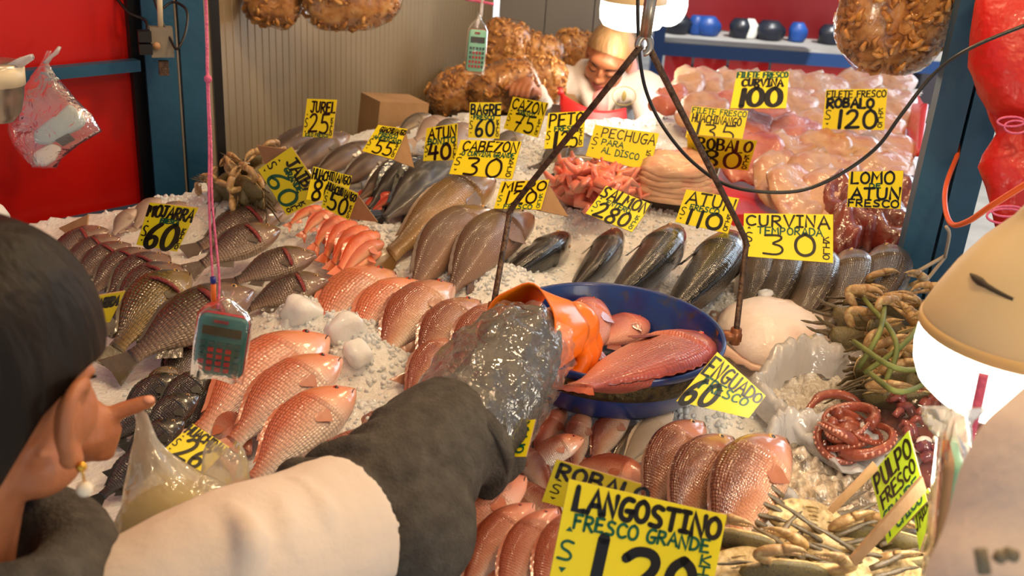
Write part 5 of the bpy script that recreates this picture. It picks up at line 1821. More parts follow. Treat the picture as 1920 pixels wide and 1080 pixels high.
# ------------------------------------------------------------------ calculators hanging on strings
def calculator(c, w, h, rot, lab, face, body_back, seed, label_strings=True):
    root = empty('calculator', c, lab, 'calculator')
    root.rotation_euler = rot
    t = .012
    mb = MB()
    # rounded slab

    def rr(s, y):
        out = []
        for cx, cz, a0 in ((1, 1, 0), (-1, 1, 90), (-1, -1, 180), (1, -1, 270)):
            for k in range(5):
                a = math.radians(a0 + 90 * k / 4)
                out.append(V((cx * (w / 2 - .008) + .008 * math.cos(a) * s, y, cz * (h / 2 - .008) + .008 * math.sin(a) * s)))
        return out
    mb.rings([rr(.7, -t / 2), rr(1, -t / 2 + .002), rr(1, t / 2 - .002), rr(.7, t / 2)])
    mb.link('body', M[face], root)
    MB().rings([[p * 1.02 for p in rr(1, t / 2 - .004)], [p * 1.02 for p in rr(1, t / 2 + .003)]]).link('back_cover', M[body_back], root)
    MB().box((0, -t / 2 - .0006, h * .26), (w * .80, .002, h * .14)).link('display', M['lcd'], root, smooth=False)
    MB().box((-.002, -t / 2 - .0006, h * .42), (w * .30, .002, h * .045)).link('solar_panel', M['gill'], root, smooth=False)
    for r in range(5):
        for k in range(5):
            red = (r >= 1 and 1 <= k <= 3) or (r >= 3 and k == 0)
            z = h * (.06 - .108 * r)
            x = w * (-.36 + .18 * k)
            b = MB().box((x, -t / 2 - .001, z), (w * .115, .004, h * .062))
            b.link('key', M['key_red'] if red else M['key_grey'], root, smooth=False)
    # clear bag round it, gathered at the top
    rs = []
    for z, kx, ky in ((-h * .56, .52, .6), (-h * .54, .56, .9), (0, .57, 1.0), (h * .48, .56, 1.0), (h * .60, .42, .9), (h * .70, .20, .6), (h * .78, .06, .3), (h * .84, .07, .3), (h * .90, .12, .5)):
        rs.append([V((w * kx * math.copysign(abs(math.cos(a)) ** .6, math.cos(a)), t * 1.0 * ky * math.copysign(abs(math.sin(a)) ** .7, math.sin(a)), z + .002 * math.sin(7 * a))) for a in [2 * PI * k / 28 for k in range(28)]])
    MB().rings(rs, cap=False).link('clear_bag', M['film'], root)
    return root


C1 = P(415, 648, 1.16)
cal = calculator(C1, .056, .074, (-.12, .14, .05), 'teal calculator with red keys in a clear bag on pink string above the pink snappers', 'teal', 'key_red', 1)
for k, (x0, x1, x2) in enumerate(((384, 392, 399), (386, 398, 411))):
    pts = [P(x0 - 30, -900, 1.2), P(x0, -30, 1.2), P(x0 + 4, 140, 1.19), P((x0 + x1) / 2 + 4, 270, 1.18), P(x1, 380, 1.17), P(x2, 520, 1.165), P(408, 580, 1.16)]
    tag(MB().tube(curve(pts, 6), .0014, 6).link('pink_string', M['pink_string']), 'pink string holding the teal calculator, %s strand' % ('left', 'right')[k], 'string')
tag(MB().ball(P(390, 148, 1.188), .005, 8, 6).link('string_knot', M['pink_string']), 'knot in the pink string in front of the beige wall', 'knot')
pn = empty('pen', P(400, 545, 1.15), 'orange pen with blue cap tied to the pink string', 'pen')
pn.rotation_euler = (.05, .05, 0)
MB().tube([V((0, 0, -.022)), V((0, 0, .010))], .0032, 8).link('barrel', M['orange_pen'], pn)
MB().tube([V((0, 0, .010)), V((0, 0, .017))], .0035, 8).link('cap', M['blue_cap'], pn)
C2 = P(893, 95, 2.55)
calculator(C2, .046, .105, (-.1, .06, .25), 'small mint calculator with red keys in a clear bag in front of the shrimp bags', 'mint', 'key_red', 2)
tag(MB().tube(curve([P(893, 52, 2.55), P(899, 28, 2.55), P(905, -10, 2.55), P(930, -420, 2.55)], 4), [.005, .004, .005] * 4 + [.004], 8).link('twisted_bag_neck', M['white_bag']), 'twisted plastic tie above the mint calculator', 'string')
tag(MB().tube(curve([P(872, -2, 2.55), P(905, 4, 2.55), P(926, 8, 2.55)], 4), .004, 6).link('pink_string', M['pink_string']), 'pink cord tied across the top above the mint calculator', 'string')
C3 = P(1770, 985, .84)
calculator(C3, .075, .135, (-.1, .18, 1.25), 'mint green calculator hanging edge on in a clear bag at the right', 'mint', 'card', 3)
pts = [P(1845, 700, .86), P(1830, 770, .86), P(1812, 840, .855), P(1800, 880, .85), P(1793, 915, .845)]
tag(MB().tube(curve(pts, 5), .0045, 8).link('pink_string', M['pink_string']), 'pink string holding the edge on calculator below the big bulb', 'string')
mb = MB()
rs = []
for i in range(9):
    t = i / 8
    p = P(1800 - 20 * t, 872 - 108 * t, .85)
    r = .006 + .020 * t ** 1.3
    rs.append([p + RT * (r * math.cos(a) * (1 + .25 * math.sin(3 * a + i))) + FW * (r * .5 * math.sin(a)) for a in [2 * PI * k / 18 for k in range(18)]])
tag(mb.rings(rs, cap=False).link('bag_knot', M['milky_film']), 'gathered plastic bag top flaring beside the pink string', 'plastic bag')
mb = MB()
rs = []
for i in range(7):
    t = i / 6
    p = P(1797 - 8 * t, 880 + 62 * t, .85)
    r = .005 + .020 * t ** .8
    rs.append([p + RT * (r * math.cos(a) * (1 + .2 * math.sin(4 * a + i))) + FW * (r * .6 * math.sin(a)) for a in [2 * PI * k / 18 for k in range(18)]])
tag(mb.rings(rs, cap=False).link('bag_knot', M['milky_film']), 'gathered plastic collar of the edge on calculator bag', 'plastic bag')
# ------------------------------------------------------------------ clear bag hanging on the red wall
DB = proj(railz(92, 128))[2] - .06
hb = empty('hanging_bag', P(92, 215, DB), 'clear plastic bag with a pale blue cloth hanging in front of the red wall', 'plastic bag')
c0 = P(92, 215, DB)
rs = []
outl = [(92, 95, 5, 0), (84, 118, 7, .1), (82, 140, 20, .4), (85, 175, 48, .8), (90, 215, 78, 1.0), (100, 245, 86, 1.0), (84, 272, 60, .8), (80, 298, 34, .6), (82, 314, 22, .4)]
for x, y, w, k in outl:
    p = P(x, y, DB) - c0
    ww = w / FPX * DB
    rs.append([p + RT * (ww * math.cos(a) * (1 + .06 * math.sin(5 * a + y))) + FW * (.035 * k * math.sin(a) * (1 + .3 * math.sin(4 * a + y * .1))) for a in [2 * PI * j / 30 for j in range(30)]])
MB().rings(rs, cap=False).link('film', M['bag_film'], hb)
rs = []
for x, y, w in ((112, 88, 3), (104, 100, 5), (94, 108, 4), (86, 118, 6)):
    p = P(x, y, DB) - c0
    rs.append([p + RT * (w / FPX * DB * math.cos(a)) + FW * (.006 * math.sin(a)) for a in [2 * PI * j / 12 for j in range(12)]])
MB().rings(rs).link('knot', M['white_bag'], hb)


def prism(quad, d, th):
    a = [P(x, y, d - th / 2) - c0 for x, y in quad]
    b = [P(x, y, d + th / 2) - c0 for x, y in quad]
    return MB().rings([a, b])


o = prism([(62, 248), (132, 193), (164, 225), (155, 240), (92, 272), (66, 270)], DB, .03).link('pale_blue_cloth', M['pale_blue'], mods=[('BEVEL', dict(width=.008, segments=3))])
o.location = c0
tag(o, 'pale blue folded cloth inside the clear bag on the red wall', 'cloth')
o = prism([(102, 263), (128, 249), (142, 262), (118, 275)], DB - .008, .012).link('phone', M['dark'], mods=[('BEVEL', dict(width=.002, segments=2))])
o.location = c0
tag(o, 'small black box inside the clear bag on the red wall', 'box')
o = prism([(60, 288), (96, 268), (118, 275), (104, 300), (84, 314), (64, 310)], DB, .03).link('crumpled_tissue', M['paper'], mods=[('BEVEL', dict(width=.008, segments=3))])
o.location = c0
tag(o, 'crumpled white tissue at the bottom of the clear bag', 'tissue')
# metal scale pan at the left edge
bp = P(-8, 140, 1.45)
bw = empty('scale_pan', bp, 'shallow steel scale pan cut off by the left edge, hanging by the red wall', 'scale pan')
MB().lathe([(.0, -.062), (.014, -.060), (.024, -.048), (.030, -.026), (.0315, -.004), (.033, -.004), (.034, .010), (.032, .016), (.0, .018)], 40).link('pan', M['steel'], bw)
MB().lathe([(.0315, -.012), (.0335, -.012), (.0345, .012), (.0325, .012)], 40).link('band', M['cream'], bw)
bw.scale = (1.15, 1.15, 1.15)
MB().tube([V((0, 0, .015)), V((0, 0, 1.3))], .003, 6).link('hanging_wire', M['steel'], bw)
mb = MB()
rs = []
for x, y, w in ((-10, 128, 4), (12, 128, 6), (34, 118, 10), (60, 106, 5)):
    p = P(x, y, 1.44)
    rs.append([p + UP * (w / FPX * 1.44 * math.cos(a) * (1 + .3 * math.sin(3 * a))) + FW * (.008 * math.sin(a)) for a in [2 * PI * j / 14 for j in range(14)]])
tag(mb.rings(rs).link('plastic_scrap', M['white_bag']), 'twisted scrap of white plastic lying on the steel pan at the left edge', 'plastic')
mb = MB()
rs = []
for x, y, w in ((-20, 400, 26), (0, 402, 20), (8, 405, 10)):
    p = P(x, y, 1.6)
    rs.append([p + UP * (w / FPX * 1.6 * math.cos(a)) + FW * (.02 * math.sin(a)) for a in [2 * PI * j / 12 for j in range(12)]])
tag(mb.rings(rs).link('paper_roll', M['paper']), 'crumpled white paper just showing above the dark hair at the left edge', 'paper')
# ------------------------------------------------------------------ red plastic bags hanging at the right
rb_ = empty('red_bag', P(1890, 150, 1.55), 'big red plastic bags tied with pink cord hanging at the right edge', 'plastic bag')
c0 = P(1890, 150, 1.55)
rs = []
for y, xl, xr, k in ((-60, 1850, 2010, .6), (0, 1830, 2010, .8), (60, 1824, 2010, 1), (120, 1822, 2010, 1), (165, 1840, 2010, 1), (200, 1852, 2000, .9), (222, 1880, 1990, .7)):
    rs.append([c0 * 0 + P((xl + xr) / 2, y, 1.55) - c0 + RT * ((xr - xl) / 2 / FPX * 1.55 * math.cos(a) * (1 + .03 * math.sin(6 * a + y * .07))) + FW * (.06 * k * math.sin(a) * (1 + .18 * math.sin(5 * a + y * .05))) for a in [2 * PI * j / 40 for j in range(40)]])
MB().rings(rs).link('upper_bag', M['red_bag'], rb_)
rs = []
for y, xl, xr, k in ((196, 1848, 1990, .4), (222, 1856, 1980, .6), (250, 1868, 1985, .5), (290, 1846, 1990, .8), (312, 1838, 1990, .9), (350, 1850, 1990, .8), (385, 1858, 1980, .6), (425, 1868, 1960, .4)):
    rs.append([P((xl + xr) / 2, y, 1.58) - c0 + RT * ((xr - xl) / 2 / FPX * 1.58 * math.cos(a) * (1 + .04 * math.sin(4 * a + y * .05))) + FW * (.05 * k * math.sin(a) * (1 + .2 * math.sin(5 * a + y * .05))) for a in [2 * PI * j / 40 for j in range(40)]])
MB().rings(rs).link('lower_bag', M['red_bag'], rb_)
MB().tube([V((.05, 0, .12)), V((.05, 0, 1.1))], .005, 6).link('hanging_cord', M['pink_string'], rb_)
for k, (cx, cy, w, h) in enumerate(((1896, 228, 26, 9), (1905, 238, 22, 12), (1886, 405, 36, 14), (1890, 396, 30, 10))):
    pts = [P(cx + w * math.cos(a), cy + h * math.sin(a), 1.50) - c0 for a in [2 * PI * j / 20 for j in range(20)]]
    pts.append(pts[0])
    MB().tube(pts, .0018, 6).link('pink_cord', M['pink_string'], rb_)
# ------------------------------------------------------------------ people
class Flesh:
    """overlapping limbs and masses that a voxel remesh grows into one skin"""

    def __init__(s):
        s.mb = MB()

    def limb(s, pts, rad, n=16, ell=1.0, sm=4, ends=(1, 1)):
        if sm and len(pts) > 2:
            q = curve(pts, sm)
            r = []
            for i in range(len(q)):
                t = i / sm
                k = min(int(t), len(rad) - 2)
                r.append(rad[k] + (rad[k + 1] - rad[k]) * (t - k))
            pts, rad = q, r
        s.mb.tube(pts, rad, n, ell)
        if ends[0]:
            s.mb.ball(pts[0], rad[0] * .98, 12, 8)
        if ends[1]:
            s.mb.ball(pts[-1], rad[-1] * .98, 12, 8)
        return s

    def ball(s, c, r, rot=None):
        s.mb.ball(c, r, 20, 14, rot)
        return s

    def done(s, name, m, parent, voxel=.004, it=4, disp=None):
        mods = [('REMESH', dict(mode='VOXEL', voxel_size=voxel, use_smooth_shade=True)), ('SMOOTH', dict(factor=.5, iterations=it))]
        o = s.mb.link(name, m, parent, mods=mods)
        if disp:
            tex = bpy.data.textures.new(name, 'CLOUDS')
            tex.noise_scale = disp[1]
            tex.noise_depth = 2
            md = o.modifiers.new('DISPLACE', 'DISPLACE')
            md.texture = tex
            md.strength = disp[0]
            md.mid_level = .5
            md.texture_coords = 'GLOBAL' if not parent else 'LOCAL'
        return o


def frame(f, up):
    f = f.normalized()
    r = f.cross(up).normalized()
    u = r.cross(f)
    return Mx(((r.x, f.x, u.x), (r.y, f.y, u.y), (r.z, f.z, u.z)))


def add_head(fl, C, R, big_ear=0):
    def b(c, r):
        fl.ball(C + R @ V(c), r, R)
    b((0, -.006, .022), (.073, .092, .090))
    b((0, .030, -.030), (.060, .060, .076))
    b((0, .058, -.084), (.031, .030, .024))
    b((0, .074, .030), (.050, .020, .026))
    for s in (1, -1):
        b((s * .034, .058, -.032), (.026, .026, .032))
        b((s * .030, .078, -.001), (.015, .011, .009))
        b((s * .048, .020, -.066), (.018, .040, .022))
        if big_ear != s:
            b((s * .076, -.006, -.014), (.009, .018, .032))
    b((0, .098, -.030), (.013, .016, .012))
    b((0, .090, -.010), (.009, .014, .024))
    for s in (1, -1):
        b((s * .011, .091, -.034), (.008, .010, .008))
    b((0, .083, -.060), (.024, .013, .013))
    if big_ear:
        s = big_ear
        loop = [(a * .9 + s * .006, b * 1.0 - .002, c * .85 - .010) for a, b, c in [(s * .082, .010, .006), (s * .090, .004, .022), (s * .096, -.010, .028), (s * .099, -.024, .018), (s * .098, -.026, -.004), (s * .094, -.018, -.026), (s * .088, -.006, -.042), (s * .082, .004, -.040), (s * .078, .006, -.026)]]
        fl.limb([C + R @ V(p) for p in loop], [.005, .0055, .006, .006, .006, .006, .0075, .007, .005], 8, 1, 3)
        b((s * .083, -.010, -.016), (.007, .014, .025))
        b((s * .089, -.013, -.012), (.006, .008, .016))


def face_bits(C, R, root, closed=True):
    mb = MB()
    mb.tube(curve([C + R @ V(p) for p in ((-.022, .086, -.058), (-.008, .096, -.055), (0, .097, -.057), (.008, .096, -.055), (.022, .086, -.058))], 3), [.002] + [.004] * 11 + [.002], 6)
    mb.tube(curve([C + R @ V(p) for p in ((-.020, .086, -.061), (0, .097, -.067), (.020, .086, -.061))], 4), [.002] + [.0048] * 7 + [.002], 6)
    mb.link('lips', M['lips'], root)
    for s in (1, -1):
        MB().tube(curve([C + R @ V(p) for p in ((s * .016, .091, .018), (s * .032, .088, .024), (s * .050, .072, .018))], 3), [.002, .003, .003, .003, .003, .0025, .001], 6).link('eyebrow', M['hair'], root)
        if closed:
            MB().tube(curve([C + R @ V(p) for p in ((s * .017, .087, -.004), (s * .031, .089, -.009), (s * .046, .078, -.004))], 3), .0014, 5).link('eyelashes', M['hair'], root)
        else:
            e = MB().ball(C + R @ V((s * .031, .083, -.001)), .008, 12, 8).link('eye', M['paper'], root)
            MB().ball(C + R @ V((s * .031, .090, -.001)), .004, 8, 6).link('iris', M['pupil'], e)


def hair_cap(C, R, m, root, limit, grow=1.0, name='hair'):
    mb = MB()
    na, nv = 48, 18
    rs = [[C + R @ (V((.012 * math.cos(2 * PI * k / na), .014 * math.sin(2 * PI * k / na) - .006, .1225)) * grow) for k in range(na)]]
    for i in range(nv + 1):
        ring = []
        for k in range(na):
            a = 2 * PI * k / na
            x, y = math.cos(a), math.sin(a)
            lo = limit(y)
            t = i / nv
            zt = .112
            z = zt - (zt - lo) * (t ** 1.15)
            q = min(1, max(-1, (z - .018) / .098))
            rr = math.sqrt(max(1 - q * q, .0004)) if z > -.02 else math.sqrt(1 - .15) * (1 - .9 * (-.02 - z))
            ring.append(C + R @ (V((x * .083 * rr, y * .101 * rr - .006, z + .006)) * grow))
        rs.append(ring)
    mb.rings(rs, cap=False)
    mb.add(rs[0], [tuple(range(na))])
    return mb.link(name, m, root, mods=[('SOLIDIFY', dict(thickness=.012, offset=-1))])


def finger(fl, pts, r):
    fl.limb(pts, [r, r * .98, r * .9, r * .78][:len(pts)], 10, 1, 3)


# ---- foreground: woman seen from behind, reaching into the pan
pw = empty('person', (0, 0, 0), 'woman seen from behind in white coat and grey fleece, orange glove in the pan', 'person')
HC = P(-40, 712, .75)
yaw = math.radians(11)
HR = frame(V((math.sin(yaw), math.cos(yaw), -.30)), V((0, 0, 1)))
HR0 = frame(V((math.sin(yaw), math.cos(yaw), 0)), V((0, 0, 1)))
SR = P(392, 1085, .84)
mid = HC + V((-.035, -.045, -.20))
SL = mid + (mid - SR) * .9 + V((0, .0, .02))
EL = P(735, 930, 1.03)
WR = P(985, 645, 1.26)
PALM = P(1052, 622, 1.345)
fl = Flesh()
add_head(fl, HC, HR, 1)
neck0 = HC + HR @ V((0, -.025, -.055))
fl.limb([neck0, mid + V((.005, .0, .055)), mid], [.055, .054, .07], 16, 1, 3)
chest = mid + V((-.005, -.01, -.14)); waist = mid + V((-.01, -.02, -.36)); hip = mid + V((-.01, -.03, -.52))
fl.ball(mid + V((0, 0, -.03)), (.15, .085, .07), HR0)
fl.limb([mid + V((0, 0, -.05)), chest, waist, hip], [.10, .125, .115, .14], 20, 1, 4)
fl.limb([SR, SR.lerp(EL, .5), EL], [.052, .048, .043], 14, 1, 4)
fl.limb([EL, EL.lerp(WR, .4), WR], [.044, .042, .028], 14, 1, 4)
ELL = SL + V((-.05, .10, -.22)); WRL = P(100, 830, .92)
fl.limb([SL, SL.lerp(ELL, .5), ELL], [.052, .046, .042], 14, 1, 4)
fl.limb([ELL, ELL.lerp(WRL, .4), WRL], [.042, .038, .027], 14, 1, 4)
for s in (1, -1):
    hp_ = hip + HR0 @ V((s * .085, 0, -.03))
    kn = V((hp_.x + .01 * s, hp_.y + .01, .44)); an = V((hp_.x + .015 * s, hp_.y - .01, .07))
    fl.limb([hp_, hp_.lerp(kn, .5), kn], [.085, .07, .055], 14, 1, 4)
    fl.limb([kn, kn.lerp(an, .35), an], [.052, .052, .034], 14, 1, 4)
    fl.limb([an + V((0, -.02, -.03)), an + V((0, .08, -.04)), an + V((0, .15, -.05))], [.032, .032, .022], 10, 1, 3)
# gripping right hand
hx = (PALM - WR).normalized()
FT = [((1082, 588, 1.395), (1112, 632, 1.415), (1100, 676, 1.41), (1078, 690, 1.395)), ((1088, 602, 1.375), (1117, 645, 1.39), (1102, 688, 1.385), (1080, 698, 1.375)),
      ((1084, 618, 1.355), (1110, 660, 1.365), (1096, 698, 1.36), (1076, 704, 1.35)), ((1074, 634, 1.338), (1096, 670, 1.345), (1084, 702, 1.34), (1068, 706, 1.335))]
TH = ((1030, 660, 1.315), (1040, 690, 1.325), (1050, 715, 1.335), (1062, 728, 1.345))
fl.limb([WR, WR.lerp(PALM, .5), PALM, P(1078, 610, 1.366)], [.026, .030, .033, .028], 12, .75, 3)
for f_ in FT:
    finger(fl, [P(*p) for p in f_], .0085)
finger(fl, [P(*p) for p in TH], .0095)
# left hand: thumb forward, fingers closed on the bag
pl_ = P(150, 806, .945)
fl.limb([WRL, WRL.lerp(pl_, .5), pl_], [.026, .032, .033], 12, .7, 3)
finger(fl, [P(175, 792, .945), P(222, 772, .955), P(262, 758, .962), P(281, 752, .966)], .0088)
for k in range(4):
    finger(fl, [P(172 - 3 * k, 800 + 12 * k, .955), P(206 - 4 * k, 796 + 13 * k, .97), P(214 - 4 * k, 810 + 13 * k, .955), P(196 - 4 * k, 816 + 13 * k, .945)], .0082)
fl.done('body', M['skin'], pw, .0035, 3)
nail = MB().ball((0, 0, 0), (.0055, .0045, .0022), 10, 6).link('fingernail', mat('nail', [(226, 160, 130)], 1, .3), pw)
nail.location = P(279, 749, .960); nail.rotation_euler = (.5, .2, .2)
face_bits(HC, HR, pw)


def lim(y):
    for a, b in zip(((-1, -.108), (-.6, -.075), (-.25, -.012), (.05, .014), (.5, .022), (.8, .045), (1.01, .055)), ((-.6, -.075), (-.25, -.012), (.05, .014), (.5, .022), (.8, .045), (1.01, .055))):
        if y <= b[0]:
            return a[1] + (b[1] - a[1]) * (y - a[0]) / (b[0] - a[0])
    return .055


hair_cap(HC, HR, M['hair'], pw, lim, 1.03)
mb = MB().ball(HC + HR @ V((-.012, -.070, -.065)), (.060, .045, .075), 24, 16, HR)
mb.link('tied_back_hair', M['hair'], pw)
er = MB().ball(HC + HR @ V((.093, -.004, -.050)), .0042, 12, 8).link('ear_stud', M['gold'], pw)
er = MB().ball(HC + HR @ V((.0945, .000, -.068)), .0062, 16, 10).link('pearl_earring', M['pearl'], pw)
MB().tube([HC + HR @ V((.093, -.004, -.050)), HC + HR @ V((.0945, .000, -.064))], .0009, 6).link('ear_wire', M['gold'], pw)
# grey fleece: body, thick collar and both sleeves
fl = Flesh()
fl.ball(mid + V((0, 0, -.03)), (.165, .10, .08), HR0)
fl.limb([mid + V((0, 0, -.05)), chest, waist, hip], [.11, .14, .13, .152], 20, 1, 4)
cq = HC + V((-.02, -.045, -.155))
ring = []
for k in range(13):
    a = 2 * PI * k / 12
    ring.append(cq + HR0 @ V((.088 * math.cos(a), .085 * math.sin(a) + .01, .018 - .022 * math.sin(a) - .008 * abs(math.cos(a)))))
fl.limb(ring, [.033] * 13, 12, 1, 3)
fl.ball(cq + HR0 @ V((0, -.07, -.06)), (.11, .06, .07), HR0)
CUF = P(895, 800, 1.15)
ax = (WR - EL).normalized()
fl.limb([SR, SR.lerp(EL, .5), P(700, 945, 1.02), EL, EL.lerp(WR, .33), CUF, WR.lerp(CUF, .0)], [.046, .048, .062, .072, .067, .062, .052], 20, 1, 5)
fl.ball(P(770, 985, 1.02), (.07, .07, .075))
for k in range(7):                                 # soft folds round the elbow
    t = k / 6
    c = P(640 + 240 * t, 965 - 150 * t, 1.0 + .14 * t)
    u = (P(900, 760, 1.2) - P(640, 960, 1.0)).normalized()
    x = u.orthogonal().normalized(); y = u.cross(x)
    rr_ = .066 - .006 * t
    ring = [c + (x * math.cos(a) + y * math.sin(a)) * rr_ * (1 + .06 * math.sin(a * 2 + k)) + u * (.016 * math.sin(a + k * 1.3)) for a in [2 * PI * j / 12 for j in range(13)]]
    fl.limb(ring, [.011 + .003 * (k % 2)] * 13, 8, 1, 2)
fl.limb([SL, SL.lerp(ELL, .5), ELL, ELL.lerp(WRL, .5), WRL.lerp(ELL, .12)], [.066, .062, .06, .052, .044], 16, 1, 4)
fl.done('fleece', M['fleece'], pw, .005, 6, (.010, .05))
# white coat with short loose sleeves
fl = Flesh()
fl.ball(mid + V((.01, 0, -.045)), (.185, .115, .085), HR0)
fl.limb([mid + V((0, -.005, -.07)), chest, waist, hip + V((0, 0, -.05))], [.125, .158, .15, .172], 22, 1, 4)
HEM = P(640, 1000, .975)
fl.limb([mid + HR0 @ V((.07, 0, -.035)), SR + V((0, .0, -.005)), SR.lerp(HEM, .6), HEM], [.070, .073, .073, .077], 22, 1, 5, (1, 0))
fl.limb([mid + HR0 @ V((-.07, 0, -.035)), SL, SL.lerp(ELL, .55)], [.082, .082, .074], 18, 1, 4)
for k, (a, b, c) in enumerate([((560, 905, .905), (600, 960, .88), (590, 1060, .86)), ((500, 925, .87), (530, 985, .84), (520, 1075, .82)), ((620, 888, .955), (668, 960, .92), (670, 1060, .90)), ((430, 955, .83), (470, 1010, .80), (460, 1090, .79))]):
    fl.limb([P(*a), P(*b), P(*c)], [.010, .014, .012], 8, 1, 5)
fl.done('white_coat', M['white_coat'], pw, .005, 5, (.008, .09))
# trousers
fl = Flesh()
fl.ball(hip + V((0, 0, -.03)), (.165, .13, .12), HR0)
for s in (1, -1):
    hp_ = hip + HR0 @ V((s * .085, 0, -.03))
    kn = V((hp_.x + .01 * s, hp_.y + .01, .44)); an = V((hp_.x + .015 * s, hp_.y - .01, .09))
    fl.limb([hp_, kn, an], [.098, .07, .058], 16, 1, 4)
fl.done('trousers', M['dark'], pw, .008, 4)
# clear plastic sleeve over the forearm, banded at the lower edge
ca = P(846, 832, 1.12)
u = (WR - ca).normalized()
x = (RT - u * RT.dot(u)).normalized(); y = u.cross(x)
rs = []
Lp = (WR - ca).length + .02
for i in range(34):
    t = i / 33
    c = ca + u * (Lp * t) + UP * (-.004 + .006 * math.sin(PI * t))
    r0 = .070 + .006 * math.sin(PI * t) - .012 * t ** 3
    ring = []
    for k in range(64):
        a = 2 * PI * k / 64
        cr = .0035 * nz.noise(V((math.cos(a) * 4, math.sin(a) * 4, t * 9))) * 2 + .0025 * nz.noise(V((math.cos(a) * 11, math.sin(a) * 11, t * 22)))
        cr += .006 * math.sin(7 * a + 3 * math.sin(t * 6)) * t ** 4
        ring.append(c + (x * math.cos(a) + y * math.sin(a)) * (r0 + cr))
    rs.append(ring)
MB().rings(rs, cap=False).link('plastic_sleeve', M['sleeve_film'], pw)
rs = []
for t, r in ((-.03, .0705), (-.028, .074), (.05, .0745), (.052, .0705)):
    c = ca + u * (Lp * t)
    rs.append([c + (x * math.cos(a) + y * math.sin(a)) * r for a in [2 * PI * k / 48 for k in range(48)]])
MB().rings(rs, cap=False).link('sleeve_band', M['fleece'], pw)
# orange rubber glove: wide cuff, palm, five fingers
fl = Flesh()
fl.limb([WR.lerp(PALM, .45), PALM, P(1078, 612, 1.366)], [.040, .044, .036], 16, .8, 4)
fl.ball(P(1066, 612, 1.37), (.038, .038, .030))
for f_ in FT:
    finger(fl, [P(1060, 618, 1.36)] + [P(*p) for p in f_[:3]], .0130)
    finger(fl, [P(*p) for p in f_[1:]], .0118)
finger(fl, [P(1036, 640, 1.32)] + [P(*p) for p in TH[:3]], .0135)
finger(fl, [P(*p) for p in TH[1:]], .0120)
g = fl.done('orange_glove', M['orange_rubber'], pw, .0035, 5)
rs = []
uu = (PALM - WR).normalized()
x2 = (UP - uu * UP.dot(uu)).normalized(); y2 = uu.cross(x2)
for i in range(12):
    t = i / 11
    c = P(978, 632, 1.262).lerp(P(1050, 618, 1.34), t)
    r = .064 - .018 * t ** .7
    rs.append([c + (x2 * math.cos(a) + y2 * math.sin(a) * .9) * r * (1 + .06 * math.sin(3 * a + 2 * t + 1) + .03 * math.sin(7 * a + 4 * t)) + uu * (.012 * math.sin(2 * a + 1) * (1 - t)) for a in [2 * PI * k / 48 for k in range(48)]])
MB().rings(rs, cap=False).link('glove_cuff', M['orange_rubber'], pw, mods=[('SOLIDIFY', dict(thickness=.002))])
# thin yellowish carrier bag she holds in her left hand
cb = empty('carrier_bag', P(330, 900, 1.0), 'thin yellowish plastic carrier bag held open in front of the woman in the white coat', 'plastic bag')
c0 = P(330, 900, 1.0)


def bag_loft(rows, d, name, seed, dep=.5):
    rs = []
    for x, y, w in rows:
        c = P(x, y, d) - c0
        ww = w / FPX * d
        rs.append([c + RT * (ww * math.cos(a) * (1 + .07 * math.sin(4 * a + y * .03 + seed))) + FW * (ww * dep * math.sin(a) * (1 + .15 * math.sin(5 * a + y * .04))) + UP * (.006 * math.sin(3 * a + y * .02 + seed)) for a in [2 * PI * k / 40 for k in range(40)]])
    MB().rings(rs, cap=False).link(name, M['milky_film'], cb)


bag_loft([(258, 772, 8), (268, 786, 13), (272, 806, 16), (276, 834, 24), (286, 862, 40), (305, 892, 66), (328, 920, 100), (345, 955, 128), (350, 1000, 140), (348, 1060, 140), (340, 1120, 120)], .97, 'handle_side', 1)
bag_loft([(418, 838, 30), (420, 850, 38), (422, 875, 44), (420, 905, 52), (410, 940, 66), (395, 985, 84), (380, 1050, 96)], 1.0, 'front_lobe', 2)
mb = MB().ball(P(345, 985, 1.0) - c0, (.062, .04, .045), 20, 12)
mb.link('yellow_contents', mat('pale_yellow_bundle', [(214, 190, 70), (226, 206, 110)], 6, .6, .2), cb)
# ---- background: woman in white coat and red apron bending over the fish
pb = empty('person', (0, 0, 0), 'woman in white coat and red apron bending over the far end of the counter', 'person')
H2 = P(1142, 106, 3.42)
upv = (V((0, 0, 1)) * .93 + RT * .16 - V((0, 1, 0)) * .30)
R2 = frame(V((-.34, -.86, -.50)), upv)
fl = Flesh()
add_head(fl, H2, R2)
s1, s2 = P(1030, 158, 3.52), P(1214, 172, 3.52)       # her right (image left) and left shoulder
m2 = (s1 + s2) / 2 + V((0, .02, .01))
fl.limb([H2 + R2 @ V((0, -.03, -.07)), m2 + V((0, 0, .05)), m2], [.054, .054, .07], 14, 1, 3)
hip2 = V((m2.x + .02, m2.y + .30, .82))
fl.limb([m2 + V((0, .02, -.04)), m2.lerp(hip2, .35), m2.lerp(hip2, .75), hip2], [.115, .13, .12, .14], 18, 1, 4)
e1, w1 = P(1006, 205, 3.30), P(1000, 174, 3.08)
e2, w2 = P(1228, 236, 3.36), P(1180, 262, 3.12)
h1 = P(984, 166, 2.98)
h2 = P(1150, 262, 3.02)
